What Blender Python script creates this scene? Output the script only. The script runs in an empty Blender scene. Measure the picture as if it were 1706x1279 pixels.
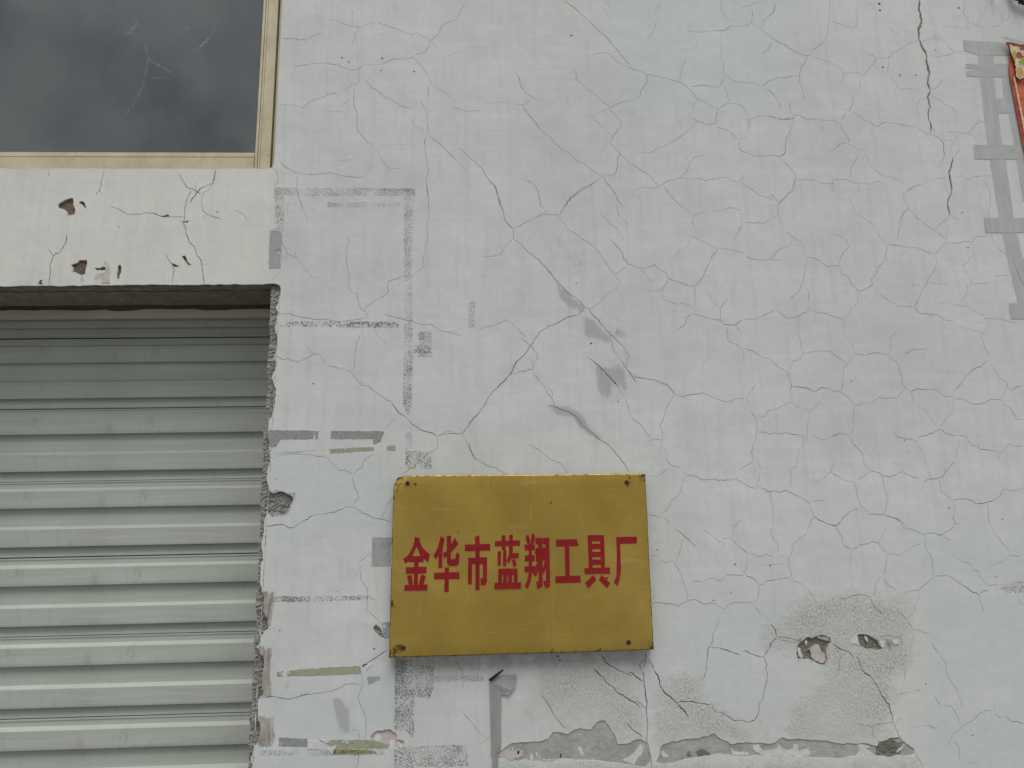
import bpy, math, random
import numpy as np
from mathutils import Vector, Matrix
from mathutils.geometry import delaunay_2d_cdt

random.seed(7)
rng = np.random.default_rng(7)
S = bpy.context.scene
COL = S.collection
R = math.radians

# ------------------------------------------------------------------ camera
F_PX = 1120.0                      # focal length in pixels of a 1706 wide picture
DIST, CAM_Z = 1.90, 1.50           # metres from the wall face (y = 0) and above the ground
TILT, YAW, ROLL = R(10.576), R(2.318), R(-1.0577)
_fw = Vector((math.sin(YAW) * math.cos(TILT), math.cos(YAW) * math.cos(TILT), math.sin(TILT)))
_rt = Vector((math.cos(YAW), -math.sin(YAW), 0))
_up = _rt.cross(_fw)
RT = math.cos(ROLL) * _rt + math.sin(ROLL) * _up
UP = -math.sin(ROLL) * _rt + math.cos(ROLL) * _up
cam_data = bpy.data.cameras.new('camera')
cam_data.sensor_width = 36
cam_data.lens = F_PX / 1706 * 36
cam_data.clip_start = 0.02
cam_data.clip_end = 2000
cam = bpy.data.objects.new('camera', cam_data)
COL.objects.link(cam)
m = Matrix((RT, UP, -_fw)).transposed().to_4x4()
m.translation = Vector((0, -DIST, CAM_Z))
cam.matrix_world = m
S.camera = cam

# ------------------------------------------------------------------ sky, sun, exposure
SUN_EL, SUN_AZ = R(63), R(6)       # the sun stands behind the camera, veiled by cloud
world = bpy.data.worlds.new('World')
S.world = world
world.use_nodes = True
wn, wl = world.node_tree.nodes, world.node_tree.links
wn.clear()
out = wn.new('ShaderNodeOutputWorld')
bg = wn.new('ShaderNodeBackground')
bg.inputs['Strength'].default_value = 0.10
sky = wn.new('ShaderNodeTexSky')
sky.sky_type = 'NISHITA'
sky.sun_disc = False
sky.sun_elevation = SUN_EL
sky.sun_rotation = math.pi + SUN_AZ
tc = wn.new('ShaderNodeTexCoord')
n1 = wn.new('ShaderNodeTexNoise')
n1.inputs['Scale'].default_value = 3.2
n1.inputs['Detail'].default_value = 6
n1.inputs['Roughness'].default_value = 0.55
cr = wn.new('ShaderNodeValToRGB')
cr.color_ramp.elements[0].position = 0.36
cr.color_ramp.elements[0].color = (2.7, 2.95, 3.15, 1)
cr.color_ramp.elements[1].position = 0.66
cr.color_ramp.elements[1].color = (10.2, 10.3, 10.0, 1)
mx = wn.new('ShaderNodeMix')
mx.data_type = 'RGBA'
mx.inputs[0].default_value = 0.93
wl.new(tc.outputs['Generated'], n1.inputs['Vector'])
wl.new(n1.outputs['Fac'], cr.inputs['Fac'])
wl.new(sky.outputs[0], mx.inputs[6])
wl.new(cr.outputs['Color'], mx.inputs[7])
# an overcast sky is about three times brighter overhead than at the horizon
sx = wn.new('ShaderNodeSeparateXYZ')
ma = wn.new('ShaderNodeMapRange')
ma.inputs['From Min'].default_value = 0
ma.inputs['From Max'].default_value = 1
ma.inputs['To Min'].default_value = .45
ma.inputs['To Max'].default_value = 1.35
vm = wn.new('ShaderNodeVectorMath')
vm.operation = 'SCALE'
wl.new(tc.outputs['Generated'], sx.inputs[0])
wl.new(sx.outputs['Z'], ma.inputs['Value'])
wl.new(mx.outputs[2], vm.inputs[0])
wl.new(ma.outputs[0], vm.inputs['Scale'])
wl.new(vm.outputs[0], bg.inputs['Color'])
wl.new(bg.outputs[0], out.inputs['Surface'])

sun_d = bpy.data.lights.new('sun', 'SUN')
sun_d.energy = 1.45
sun_d.angle = R(30)
sun_d.color = (1.0, 0.985, 0.955)
sun = bpy.data.objects.new('sun', sun_d)
COL.objects.link(sun)
to_sun = Vector((math.sin(SUN_AZ) * math.cos(SUN_EL), -math.cos(SUN_AZ) * math.cos(SUN_EL), math.sin(SUN_EL)))
sun.rotation_euler = to_sun.to_track_quat('Z', 'Y').to_euler()
sun.location = (0, -4, 6)

S.view_settings.view_transform = 'Standard'
S.view_settings.look = 'None'
S.view_settings.exposure = 0.22
S.view_settings.gamma = 1.0
S.view_settings.use_curve_mapping = False
S.cycles.max_bounces = 8

# ------------------------------------------------------------------ helpers
def at(px, py, y=0.0):
    """Point of the plane at depth y (into the wall) seen at a picture position."""
    d = _fw + (px - 853.0) / F_PX * RT - (py - 639.5) / F_PX * UP
    t = (y + DIST) / d.y
    return Vector((d.x * t, y, CAM_Z + d.z * t))

def pts(s):
    return [tuple(float(c) for c in q.split(',')) for q in s.split()]

CROP = {'A': (440, 0, 3.7065), 'B': (860, 0, 3.7065), 'C': (1280, 0, 3.998), 'D': (780, 300, 3.7065),
        'E': (1240, 300, 3.6545), 'F': (440, 290, 5.328), 'G': (440, 500, 4.264), 'H': (780, 600, 3.7087),
        'I': (1080, 640, 5.328), 'J': (1386, 640, 5.328), 'K': (1080, 860, 5.328), 'L': (1386, 860, 5.328),
        'M': (640, 1060, 5.331), 'N': (900, 1060, 5.331), 'O': (1200, 1040, 5.331), 'P': (1400, 1040, 5.353),
        'Q': (0, 240, 3.552), 'R': (400, 700, 5.328), 'S': (400, 940, 3.772), 'U': (60, 300, 5.687),
        'V': (1600, 60, 6.396), 'W': (1600, 240, 4.264), '1': (660, 880, 8.124), '2': (860, 880, 8.124), '_': (0, 0, 1)}

def tr(c, s):
    x0, y0, k = CROP[c]
    return [(x0 + x / k, y0 + y / k) for x, y in pts(s)]

def wpoly(c, s, y=0.0):
    return [at(px, py, y) for px, py in tr(c, s)]

def mesh_obj(name, verts, faces, mat, parent=None, smooth=False):
    me = bpy.data.meshes.new(name)
    me.from_pydata([tuple(v) for v in verts], [], faces)
    me.update()
    if mat:
        me.materials.append(mat)
    if smooth:
        me.polygons.foreach_set('use_smooth', [True] * len(me.polygons))
    o = bpy.data.objects.new(name, me)
    COL.objects.link(o)
    if parent:
        o.parent = parent
        o.matrix_parent_inverse = Matrix.Translation(-parent.location)
    return o

def empty(name, loc, label, cat, group=None):
    o = bpy.data.objects.new(name, None)
    COL.objects.link(o)
    o.location = loc
    o['label'] = label
    o['category'] = cat
    if group:
        o['group'] = group
    return o

def tag(o, label, cat, group=None):
    o['label'] = label
    o['category'] = cat
    if group:
        o['group'] = group
    return o

class MB:
    """collects boxes, plates and strips into one mesh"""
    def __init__(s):
        s.v, s.f = [], []
    def box(s, x0, x1, y0, y1, z0, z1):
        b = len(s.v)
        s.v += [(x, y, z) for x in (x0, x1) for y in (y0, y1) for z in (z0, z1)]
        s.f += [tuple(b + i for i in q) for q in ((0, 1, 3, 2), (4, 6, 7, 5), (0, 4, 5, 1), (2, 3, 7, 6), (0, 2, 6, 4), (1, 5, 7, 3))]
        return s
    def plate(s, poly, th, off=0.0):
        """polygon in the wall plane given as points; front at point.y - off, thickness th backwards"""
        n, b = len(poly), len(s.v)
        area = sum(poly[i][0] * poly[(i + 1) % n][2] - poly[(i + 1) % n][0] * poly[i][2] for i in range(n))
        p = list(poly) if area > 0 else list(poly)[::-1]
        s.v += [(q[0], q[1] - off, q[2]) for q in p] + [(q[0], q[1] - off + th, q[2]) for q in p]
        s.f.append(tuple(b + i for i in range(n)))
        s.f.append(tuple(b + n + i for i in reversed(range(n))))
        for i in range(n):
            j = (i + 1) % n
            s.f.append((b + i, b + n + i, b + n + j, b + j))
        return s
    def tube(s, path, rad, k=8):
        b = len(s.v)
        P = [Vector(p) for p in path]
        for i, p in enumerate(P):
            d = (P[min(i + 1, len(P) - 1)] - P[max(i - 1, 0)]).normalized()
            a = d.orthogonal().normalized()
            c = d.cross(a)
            for j in range(k):
                t = 2 * math.pi * j / k
                s.v.append(tuple(p + rad * (math.cos(t) * a + math.sin(t) * c)))
        for i in range(len(P) - 1):
            for j in range(k):
                s.f.append((b + i * k + j, b + i * k + (j + 1) % k, b + (i + 1) * k + (j + 1) % k, b + (i + 1) * k + j))
        s.f.append(tuple(b + j for j in reversed(range(k))))
        s.f.append(tuple(b + (len(P) - 1) * k + j for j in range(k)))
        return s
    def build(s, name, mat, parent=None, smooth=False):
        return mesh_obj(name, s.v, s.f, mat, parent, smooth)

def rough_edge(poly, step=5.0, amp=0.9):
    """break the straight edges of a picture polygon into an uneven outline"""
    o = []
    n = len(poly)
    for i in range(n):
        a, b = poly[i], poly[(i + 1) % n]
        L = math.hypot(b[0] - a[0], b[1] - a[1])
        k = max(1, int(L / step))
        nx, ny = -(b[1] - a[1]) / (L + 1e-9), (b[0] - a[0]) / (L + 1e-9)
        for j in range(k):
            t = j / k
            w = random.uniform(-amp, amp) if j else 0
            o.append((a[0] + (b[0] - a[0]) * t + nx * w, a[1] + (b[1] - a[1]) * t + ny * w))
    return o

# ------------------------------------------------------------------ materials
class Mat:
    def __init__(s, name):
        s.m = bpy.data.materials.new(name)
        s.m.use_nodes = True
        s.n, s.l = s.m.node_tree.nodes, s.m.node_tree.links
        s.b = s.n['Principled BSDF']
        s.o = s.n['Material Output']
        s.tc = s.n.new('ShaderNodeTexCoord').outputs['Object']
    def lk(s, a, b):
        s.l.new(a, b)
    def put(s, sock, v):
        if hasattr(v, 'links') or isinstance(v, bpy.types.NodeSocket):
            s.l.new(v, sock)
        elif isinstance(v, (tuple, list)) and len(v) == 3 and sock.type == 'RGBA':
            sock.default_value = (*v, 1)
        else:
            sock.default_value = v
    def noise(s, scale, detail=4, rough=0.55, stretch=None, dist=0.0, off=0.0):
        n = s.n.new('ShaderNodeTexNoise')
        n.inputs['Scale'].default_value = scale
        n.inputs['Detail'].default_value = detail
        n.inputs['Roughness'].default_value = rough
        n.inputs['Distortion'].default_value = dist
        v = s.tc
        if stretch or off:
            mp = s.n.new('ShaderNodeMapping')
            mp.inputs['Scale'].default_value = stretch or (1, 1, 1)
            mp.inputs['Location'].default_value = (off, off * .7, off * 1.3)
            s.lk(v, mp.inputs['Vector'])
            v = mp.outputs[0]
        s.lk(v, n.inputs['Vector'])
        return n.outputs['Fac']
    def voro(s, scale, feature='F1', rnd=1.0):
        n = s.n.new('ShaderNodeTexVoronoi')
        n.feature = feature
        n.inputs['Scale'].default_value = scale
        n.inputs['Randomness'].default_value = rnd
        s.lk(s.tc, n.inputs['Vector'])
        return n.outputs['Distance']
    def ramp(s, fac, lo, hi, a=0.0, b=1.0):
        n = s.n.new('ShaderNodeMapRange')
        n.inputs['From Min'].default_value = lo
        n.inputs['From Max'].default_value = hi
        n.inputs['To Min'].default_value = a
        n.inputs['To Max'].default_value = b
        s.lk(fac, n.inputs['Value'])
        return n.outputs[0]
    def math(s, op, a, b=0.0):
        n = s.n.new('ShaderNodeMath')
        n.operation = op
        s.put(n.inputs[0], a)
        s.put(n.inputs[1], b)
        return n.outputs[0]
    def mix(s, fac, a, b, mode='MIX'):
        n = s.n.new('ShaderNodeMix')
        n.data_type = 'RGBA'
        n.blend_type = mode
        s.put(n.inputs[0], fac)
        s.put(n.inputs[6], a)
        s.put(n.inputs[7], b)
        return n.outputs[2]
    def bump(s, h, dist, strength=1.0, normal=None):
        n = s.n.new('ShaderNodeBump')
        n.inputs['Distance'].default_value = dist
        n.inputs['Strength'].default_value = strength
        s.lk(h, n.inputs['Height'])
        if normal is not None:
            s.lk(normal, n.inputs['Normal'])
        return n.outputs[0]
    def attr(s, name):
        n = s.n.new('ShaderNodeAttribute')
        n.attribute_name = name
        sp = s.n.new('ShaderNodeSeparateColor')
        s.lk(n.outputs['Color'], sp.inputs[0])
        return sp.outputs
    def set(s, **k):
        names = dict(color='Base Color', rough='Roughness', metal='Metallic', spec='Specular IOR Level', normal='Normal', alpha='Alpha', ior='IOR')
        for a, v in k.items():
            s.put(s.b.inputs[names[a]], v)
        return s

def wall_material():
    M = Mat('white_plaster_paint')
    m1, m2 = M.attr('wear_shade'), M.attr('tone')
    big = M.noise(1.7, 5, 0.6)
    mid = M.noise(9, 5, 0.6, dist=0.4)
    vs = M.noise(7, 4, 0.6, (7, 1, .55))
    hs = M.noise(6, 4, 0.6, (.7, 1, 8), off=3)
    c = M.mix(M.ramp(big, .3, .7), (.615, .628, .612), (.70, .712, .695))
    c = M.mix(M.ramp(mid, .35, .7, 0, .5), c, (.57, .58, .563))
    c = M.mix(M.ramp(vs, .5, .72, 0, .5), c, (.53, .54, .52))
    c = M.mix(M.ramp(hs, .52, .75, 0, .3), c, (.74, .755, .75))
    c = M.mix(M.ramp(M.noise(3.3, 6, .65, (1.4, 1, .8), off=9), .52, .70, 0, .42), c, (.535, .545, .528))
    c = M.mix(M.ramp(M.noise(45, 4, .6, (3.5, 1, .5), off=4), .5, .75, 0, .12), c, (.50, .51, .495))
    c = M.mix(M.math('MULTIPLY', m2[1], M.ramp(mid, .3, .6)), c, (.60, .63, .635))       # cool patches
    warm = M.math('MULTIPLY', m2[0], M.ramp(vs, .3, .65, .35, 1))
    c = M.mix(warm, c, (.76, .745, .68))
    c = M.mix(M.math('MULTIPLY', m2[0], M.ramp(M.noise(5, 6, .7, (5, 1, .5), off=7), .48, .72, 0, .45)), c, (.52, .515, .48))
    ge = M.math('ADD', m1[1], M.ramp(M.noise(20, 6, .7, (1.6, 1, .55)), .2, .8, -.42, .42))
    grime_shade = M.math('ADD', M.math('MULTIPLY', M.ramp(ge, .42, .62), .62), M.math('MULTIPLY', m1[1], .22))  # grime smears, and the painted shadow below the plaque
    c = M.mix(grime_shade, c, (.40, .407, .398))
    # worn skim coat: gritty cement shows through
    grit = M.noise(165, 3, .6, (1.25, 1, .8))
    edge = M.math('ADD', m1[0], M.ramp(M.noise(11, 7, .75), .2, .8, -.6, .6))
    rm = M.ramp(edge, .35, .85)
    rough_c = M.mix(M.ramp(grit, .36, .62), (.31, .30, .285), (.64, .625, .60))
    rough_c = M.mix(M.ramp(M.noise(6, 5, .6), .38, .62, 0, .85), rough_c, (.58, .57, .55))
    c = M.mix(M.math('MULTIPLY', rm, .85), c, rough_c)
    br_e = M.math('ADD', m1[2], M.ramp(M.noise(30, 6, .75, (1, 1, .35)), .2, .8, -.5, .5))
    bm = M.ramp(br_e, .4, .6)
    brown = M.mix(M.ramp(M.noise(60, 5, .7, (2, 1, .3)), .35, .6), (.17, .14, .105), (.47, .43, .38))
    c = M.mix(M.math('MULTIPLY', bm, .85), c, brown)
    flecks = M.ramp(M.noise(75, 2, .5), .735, .77)
    c = M.mix(M.math('MULTIPLY', flecks, .35), c, (.25, .25, .24))
    h = M.math('ADD', M.math('MULTIPLY', M.noise(4, 4), 4.0), M.math('MULTIPLY', M.noise(55, 5, .6), .22))
    h = M.math('ADD', h, M.math('MULTIPLY', M.math('MULTIPLY', grit, M.math('MAXIMUM', rm, bm)), .95))
    return M.set(color=c, rough=.85, spec=.25, normal=M.bump(h, .0022, .8)).m

def concrete_material(name, a, b, scale=1.0, speck=.6, dist=.006):
    M = Mat(name)
    g = M.noise(150 * scale, 4, .65)
    v = M.voro(120 * scale)
    c = M.mix(M.ramp(g, .36, .64), a, b)
    c = M.mix(M.ramp(M.noise(18, 5), .4, .7, 0, .6), c, tuple(.62 * (x + y) / 2 for x, y in zip(a, b)))
    c = M.mix(M.math('MULTIPLY', M.ramp(v, .5, .15), speck), c, b)
    h = M.math('ADD', g, M.math('MULTIPLY', M.noise(35 * scale, 4), 1.5))
    return M.set(color=c, rough=.95, spec=.15, normal=M.bump(h, dist, 1)).m

def flat_material(name, c1, c2, rough=.8, scale=40, bump=.0006, spec=.3, stretch=None):
    M = Mat(name)
    n = M.noise(scale, 5, .6, stretch)
    c = M.mix(M.ramp(n, .35, .65), c1, c2)
    return M.set(color=c, rough=rough, spec=spec, normal=M.bump(n, bump, .6)).m

def residue_material(name, col, lo, hi, amount=1.0, scale=210, stretch=None):
    """dried glue and paper fibres: broken cover over the paint"""
    M = Mat(name)
    a = M.math('ADD', M.ramp(M.noise(scale, 3, .6, stretch), .3, .7), M.ramp(M.noise(14, 5, .6), .3, .7, -.32, .28))
    al = M.math('MULTIPLY', M.ramp(a, lo, hi), amount)
    return M.set(color=M.mix(M.noise(60, 3), tuple(.8 * x for x in col), col), rough=.9, spec=.1, alpha=al).m

def shutter_material():
    M = Mat('grey_green_shutter_paint')
    st = M.noise(4, 5, .6, (.35, 1, 16))
    blo = M.noise(3.2, 5, .6)
    oi = M.n.new('ShaderNodeObjectInfo').outputs['Random']
    c = M.mix(M.ramp(st, .3, .7), (.425, .455, .41), (.52, .55, .50))
    c = M.mix(M.math('MULTIPLY', oi, .3), c, (.40, .41, .37))
    c = M.mix(M.ramp(blo, .45, .75, 0, .45), c, (.36, .37, .325))
    c = M.mix(M.ramp(M.noise(28, 6, .7, (1, 1, .35)), .56, .78, 0, .45), c, (.24, .235, .195))
    c = M.mix(M.ramp(M.noise(60, 3, .5, (.5, 1, 2)), .74, .79, 0, .8), c, (.10, .10, .09))
    return M.set(color=c, rough=M.ramp(blo, .3, .7, .55, .7), spec=.28, normal=M.bump(M.noise(6, 4, .5, (.5, 1, 4)), .004, .6)).m

def brass_material():
    M = Mat('tarnished_brass_sheet')
    cl = M.noise(4.5, 5, .6)
    br = M.noise(7, 5, .65, (1, 1, 9), off=2)
    c = M.mix(M.ramp(cl, .3, .72), (.48, .322, .058), (.58, .405, .095))
    c = M.mix(M.ramp(br, .5, .75, 0, .4), c, (.61, .44, .12))
    c = M.mix(M.ramp(M.noise(14, 6, .7), .58, .8, 0, .5), c, (.39, .272, .085))
    c = M.mix(M.ramp(M.noise(1.9, 5, .65, off=2.2), .40, .64, 0, .7), c, (.37, .24, .045))  # broad browner areas painted in for the darker reflection low on the sheet
    c = M.mix(M.ramp(M.noise(11, 6, .7, (3, 1, .4), off=6), .5, .72, 0, .4), c, (.42, .31, .11))
    pit = M.ramp(M.noise(55, 2, .5), .72, .76)
    c = M.mix(M.math('MULTIPLY', pit, .8), c, (.055, .03, .012))
    e = M.attr('rust')[0]
    ru = M.ramp(M.math('ADD', e, M.ramp(M.noise(85, 5, .7), .25, .75, -.5, .5)), .42, .62)
    c = M.mix(M.math('MULTIPLY', ru, .85), c, (.075, .032, .014))
    scr = M.math('MAXIMUM', M.ramp(M.noise(70, 2, .5, (1, 1, .06), off=5), .68, .72), M.ramp(M.noise(70, 2, .5, (.09, 1, 1), off=8), .69, .74))
    c = M.mix(M.math('MULTIPLY', scr, .3), c, (.55, .47, .25))
    return M.set(color=c, metal=.6, rough=M.ramp(cl, .3, .7, .36, .5), spec=.4,
                 normal=M.bump(M.math('ADD', M.noise(9, 3), M.math('MULTIPLY', br, .15)), .002, .6)).m

def letter_material():
    M = Mat('red_vinyl')
    n = M.noise(22, 5, .6)
    c = M.mix(M.ramp(n, .35, .7), (.25, .013, .016), (.31, .017, .021))
    c = M.mix(M.ramp(M.noise(90, 5, .7, (1, 1, .5)), .6, .75, 0, .65), c, (.12, .035, .03))
    return M.set(color=c, rough=.75, spec=.18).m

def glass_material():
    M = Mat('dusty_window_glass')
    M.n.remove(M.b)
    gl = M.n.new('ShaderNodeBsdfGlossy')
    gl.inputs['Roughness'].default_value = .04
    gl.inputs['Color'].default_value = (.88, .96, 1, 1)
    wv = M.bump(M.noise(2.2, 2), .004, .5)
    M.lk(wv, gl.inputs['Normal'])
    tr_ = M.n.new('ShaderNodeBsdfTransparent')
    tr_.inputs['Color'].default_value = (.30, .34, .36, 1)
    fr = M.n.new('ShaderNodeFresnel')
    fr.inputs['IOR'].default_value = 2.05
    a = M.n.new('ShaderNodeMixShader')
    M.lk(fr.outputs[0], a.inputs[0])
    M.lk(tr_.outputs[0], a.inputs[1])
    M.lk(gl.outputs[0], a.inputs[2])
    df = M.n.new('ShaderNodeBsdfDiffuse')
    df.inputs['Color'].default_value = (.42, .43, .42, 1)
    d1 = M.ramp(M.noise(2.6, 6, .65, (1, 1, .8)), .3, .75, .03, .20)
    d2 = M.ramp(M.noise(30, 5, .7, (2.2, 1, .35)), .5, .8, 0, .05)
    b = M.n.new('ShaderNodeMixShader')
    M.lk(M.math('ADD', d1, d2), b.inputs[0])
    M.lk(a.outputs[0], b.inputs[1])
    M.lk(df.outputs[0], b.inputs[2])
    M.lk(b.outputs[0], M.o.inputs['Surface'])
    return M.m

def frame_material():
    M = Mat('cream_aluminium')
    n = M.noise(6, 5, .6, (1.5, 1, 1.5))
    c = M.mix(M.ramp(n, .35, .65), (.53, .455, .295), (.63, .555, .385))
    c = M.mix(M.ramp(M.noise(22, 6, .7, (1, 1, .6)), .5, .75, 0, .55), c, (.36, .29, .17))
    c = M.mix(M.ramp(M.noise(70, 4, .7), .62, .75, 0, .5), c, (.24, .19, .12))
    return M.set(color=c, rough=.5, spec=.4, normal=M.bump(n, .0006, .5)).m

MAT = {
    'wall': wall_material(),
    'core': concrete_material('bare_concrete', (.20, .19, .175), (.50, .485, .455), 1.3),
    'brown_core': concrete_material('brown_render_coat', (.12, .092, .065), (.32, .26, .19), 1.2, .3, .008),
    'mortar': concrete_material('smooth_grey_mortar', (.40, .385, .365), (.47, .455, .435), .45, .2, .0025),
    'soffit': concrete_material('stained_soffit', (.21, .185, .14), (.31, .28, .225), .35, .15, .003),
    'remnant': flat_material('chalky_plaster_remnant', (.60, .585, .56), (.70, .69, .67), .95, 60, .002),
    'pink': flat_material('pinkish_undercoat', (.50, .44, .41), (.62, .57, .54), .95, 45, .002),
    'moss': concrete_material('mossy_render', (.17, .17, .13), (.31, .31, .26), 1.1, .2, .006),
    'shutter': shutter_material(),
    'bar': flat_material('dusty_steel_bar', (.60, .53, .45), (.72, .66, .57), .9, 9, .002, .3, (.6, 1, 3)),
    'frame': frame_material(),
    'frame_line': flat_material('brown_rubber_gasket', (.10, .08, .05), (.16, .13, .09), .8, 60),
    'glass': glass_material(),
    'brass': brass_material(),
    'red': letter_material(),
    'rust': flat_material('rusted_screw', (.035, .018, .012), (.10, .045, .028), .85, 300, .001),
    'tape': flat_material('grey_cloth_tape', (.42, .43, .425), (.50, .505, .50), .75, 22, .0006, .3, (2.5, 1, .4)),
    'tape_old': flat_material('weathered_grey_tape', (.42, .43, .42), (.49, .50, .485), .7, 25, .0008, .3),
    'tape_dark': flat_material('dull_grey_packing_tape', (.28, .285, .275), (.375, .38, .365), .6, 18, .001, .35, (2, 1, .3)),
    'dark': flat_material('black_plastic', (.012, .013, .014), (.03, .03, .032), .6, 50),
    'room': flat_material('dim_room_paint', (.10, .105, .11), (.16, .165, .17), .9, 3),
    'ground': concrete_material('concrete_yard', (.13, .128, .122), (.21, .206, .198), .3, .2, .004),
    'poster': flat_material('red_paper', (.52, .08, .04), (.62, .165, .075), .6, 8, .0006, .3, (1, 1, 4)),
    'cream': flat_material('cream_print', (.50, .40, .22), (.70, .66, .52), .6, 110),
    'gold': flat_material('ochre_print', (.50, .30, .06), (.58, .42, .14), .6, 60),
    'leaf': flat_material('olive_green_print', (.26, .27, .04), (.38, .40, .09), .6, 60),
    'deep': flat_material('brick_red_print', (.30, .055, .03), (.40, .10, .05), .6, 60),
    'speck': residue_material('dark_glue_specks', (.27, .275, .265), .42, .9, .44, 240),
    'speck_soft': residue_material('faint_glue_specks', (.36, .365, .355), .4, .95, .30, 240),
    'speck_purple': residue_material('purple_ink_specks', (.34, .31, .34), .45, .9, .5, 180, (1, 1, .6)),
    'ghost': residue_material('grey_tape_ghost', (.44, .445, .435), -.05, .5, .72, 30),
    'ghost_pale': residue_material('pale_grey_tape_ghost', (.50, .51, .51), .0, .5, .85, 30),
    'olive': residue_material('olive_tape_ghost', (.46, .475, .34), -.05, .4, .85, 40),
    'yellow': residue_material('yellow_tape_ghost', (.50, .49, .24), .0, .5, .85, 40),
    'smear': residue_material('dust_smear', (.55, .56, .55), .15, 1.0, .38, 70),
}

# ------------------------------------------------------------------ cracks, traced as lines on the wall
CR = []
WID = {'f': .36, 't': .55, 'm': .74, 'M': 1.08, 'h': 2.8, 'H': 4.3}
def T(c, w, s):
    for part in s.split(';'):
        CR.append((WID[w] * {'Q': 1.6, 'N': 1.6, 'O': 1.35}.get(c, 1), tr(c, part)))

T('A', 'm', '1255,0 1225,45 1190,118 1150,132 1098,155 1080,205 1040,238 1018,250; 385,127 440,122 480,140 530,158 580,165 600,172 640,145 695,132 760,160 830,185 890,205 910,215 945,200 985,228 1025,248 1070,292; 118,235 200,240 265,248; 180,400 215,408 300,392 400,390 450,400 500,420 540,432 578,428 610,408 640,398 715,398 750,385 800,362 870,366 920,350 950,332 995,322 1015,290 1018,250; 90,643 190,647 215,660 240,665 270,635 330,608 360,598 415,578 472,578; 625,492 660,535 700,560 745,600 800,625 850,655 915,668; 1015,835 1110,905 1140,945 1200,1005; 1140,940 1175,922 1215,916 1260,965 1310,1005 1350,1045 1370,1085 1420,1140 1440,1200 1470,1279; 90,990 130,1030 180,1055 220,1072 300,1078 400,1065 480,1082 570,1095 625,1085')
T('A', 't', '545,60 550,120 548,155; 585,172 560,215 545,290; 265,248 300,220 365,200; 265,248 282,262; 578,428 588,500 560,530 553,590 555,650 575,700 573,790 600,835 650,885 700,940 735,1000 768,1040; 545,600 480,650; 585,510 540,525 495,560; 920,350 960,395 985,425 1020,480 1032,520 1080,548 1130,580 1185,630; 1170,660 1240,685 1340,680; 960,612 985,655 1008,690 1002,720 1010,780 1020,830; 1010,530 1015,600; 1000,830 990,880 1000,970 1015,1060 1000,1110 1015,1200 1015,1279; 190,1065 205,1110 195,1170 215,1215 232,1279; 50,1025 85,1065 85,1120 50,1170; 1600,650 1640,630 1655,595; 1600,650 1640,710 1680,755 1705,800')
T('A', 'f', '560,215 575,300 578,420; 335,678 420,687 500,688; 890,715 930,770 985,815; 1200,1005 1260,1055; 745,900 820,890 900,892; 625,1085 670,1018; 768,1040 860,1038; 768,1040 745,1110; 1340,805 1500,808; 445,992 560,985; 1520,425 1560,450 1580,480 1580,530 1620,575 1690,615; 1380,640 1450,628 1600,650; 1595,275 1640,320 1645,355; 1130,350 1230,305 1360,280')
T('B', 'M', '295,0 375,60 420,105 490,165 520,200 550,220 580,258 620,310 660,355 700,395 725,425')
T('B', 'm', '465,340 530,322 580,332 610,370 650,398 725,428 760,435 800,455 870,468 930,485 1000,500 1040,525 1080,555 1120,612 1180,640 1245,672; 805,455 808,510 770,555 762,600 700,622 640,635 590,655 580,665; 580,880 610,915 640,945 700,1005 750,1035 810,1075 850,1120 885,1150; 640,945 628,980 625,1030 610,1075 540,1088; 40,650 70,700 110,745 150,800 200,835 235,880 270,910 330,945 380,995 430,1015 480,1060 540,1088; 540,1088 500,1110 470,1135 410,1160 380,1185 330,1225 300,1279; 885,1150 830,1165 775,1155 725,1172; 885,1150 930,1120 1010,1098 1100,1108 1140,1098 1170,1115 1230,1100 1300,1092 1335,1118 1390,1115 1408,1080; 1245,672 1235,720 1235,762 1175,768 1110,742 1085,722; 1245,672 1290,645 1350,635 1390,650 1420,690; 1235,762 1250,785 1300,800 1345,835 1375,858; 1375,858 1375,905 1385,932 1430,945 1470,962 1540,965 1570,958 1630,962 1660,945 1665,860; 1430,738 1500,715 1570,718 1640,735 1705,732; 1080,535 1140,525 1200,530 1250,540; 1045,203 1070,190 1150,198 1230,188 1280,188 1320,160 1400,160 1455,145')
T('B', 't', '345,425 370,450 372,490 420,530 480,580 535,630 580,665 590,690 630,725 655,775 620,810 595,850 580,880; 460,712 520,770 575,820 600,840; 0,455 20,480 25,530 60,575 100,600 130,615; 0,650 40,645 95,600; 545,1090 555,1130 600,1180 640,1250 660,1279; 1010,1098 1060,1045 1075,1000 1105,965 1165,955; 910,1150 960,1200 985,1240 1030,1279; 745,945 780,935 825,945 870,915 920,900 980,865 1050,820 1070,795 1105,780 1112,745; 1090,700 1100,640 1125,615; 1320,632 1305,590 1292,540; 1375,858 1410,848 1440,835; 1630,962 1635,995 1680,1020 1705,1050; 1420,735 1440,738 1435,780 1425,820; 1250,540 1280,485; 1010,500 1020,440 1030,395 1050,365; 1455,145 1460,60; 1455,145 1500,180 1530,190 1580,240 1600,250 1680,285 1705,320; 1340,5 1410,40 1450,35 1485,10 1540,15; 1265,0 1268,70 1320,130; 1520,175 1535,120 1580,85 1605,20; 1265,190 1270,300 1258,340 1282,400 1280,450 1310,470 1350,500 1400,508 1460,510 1520,530 1570,495 1610,478 1660,482 1705,465; 1520,530 1570,560 1605,600 1640,680; 1585,255 1560,300 1500,340; 895,0 880,40 855,90; 870,130 850,190 810,235; 550,0 578,45; 1390,1130 1450,1160 1500,1205 1570,1222; 1570,1195 1625,1250; 1625,1250 1690,1180')
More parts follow.
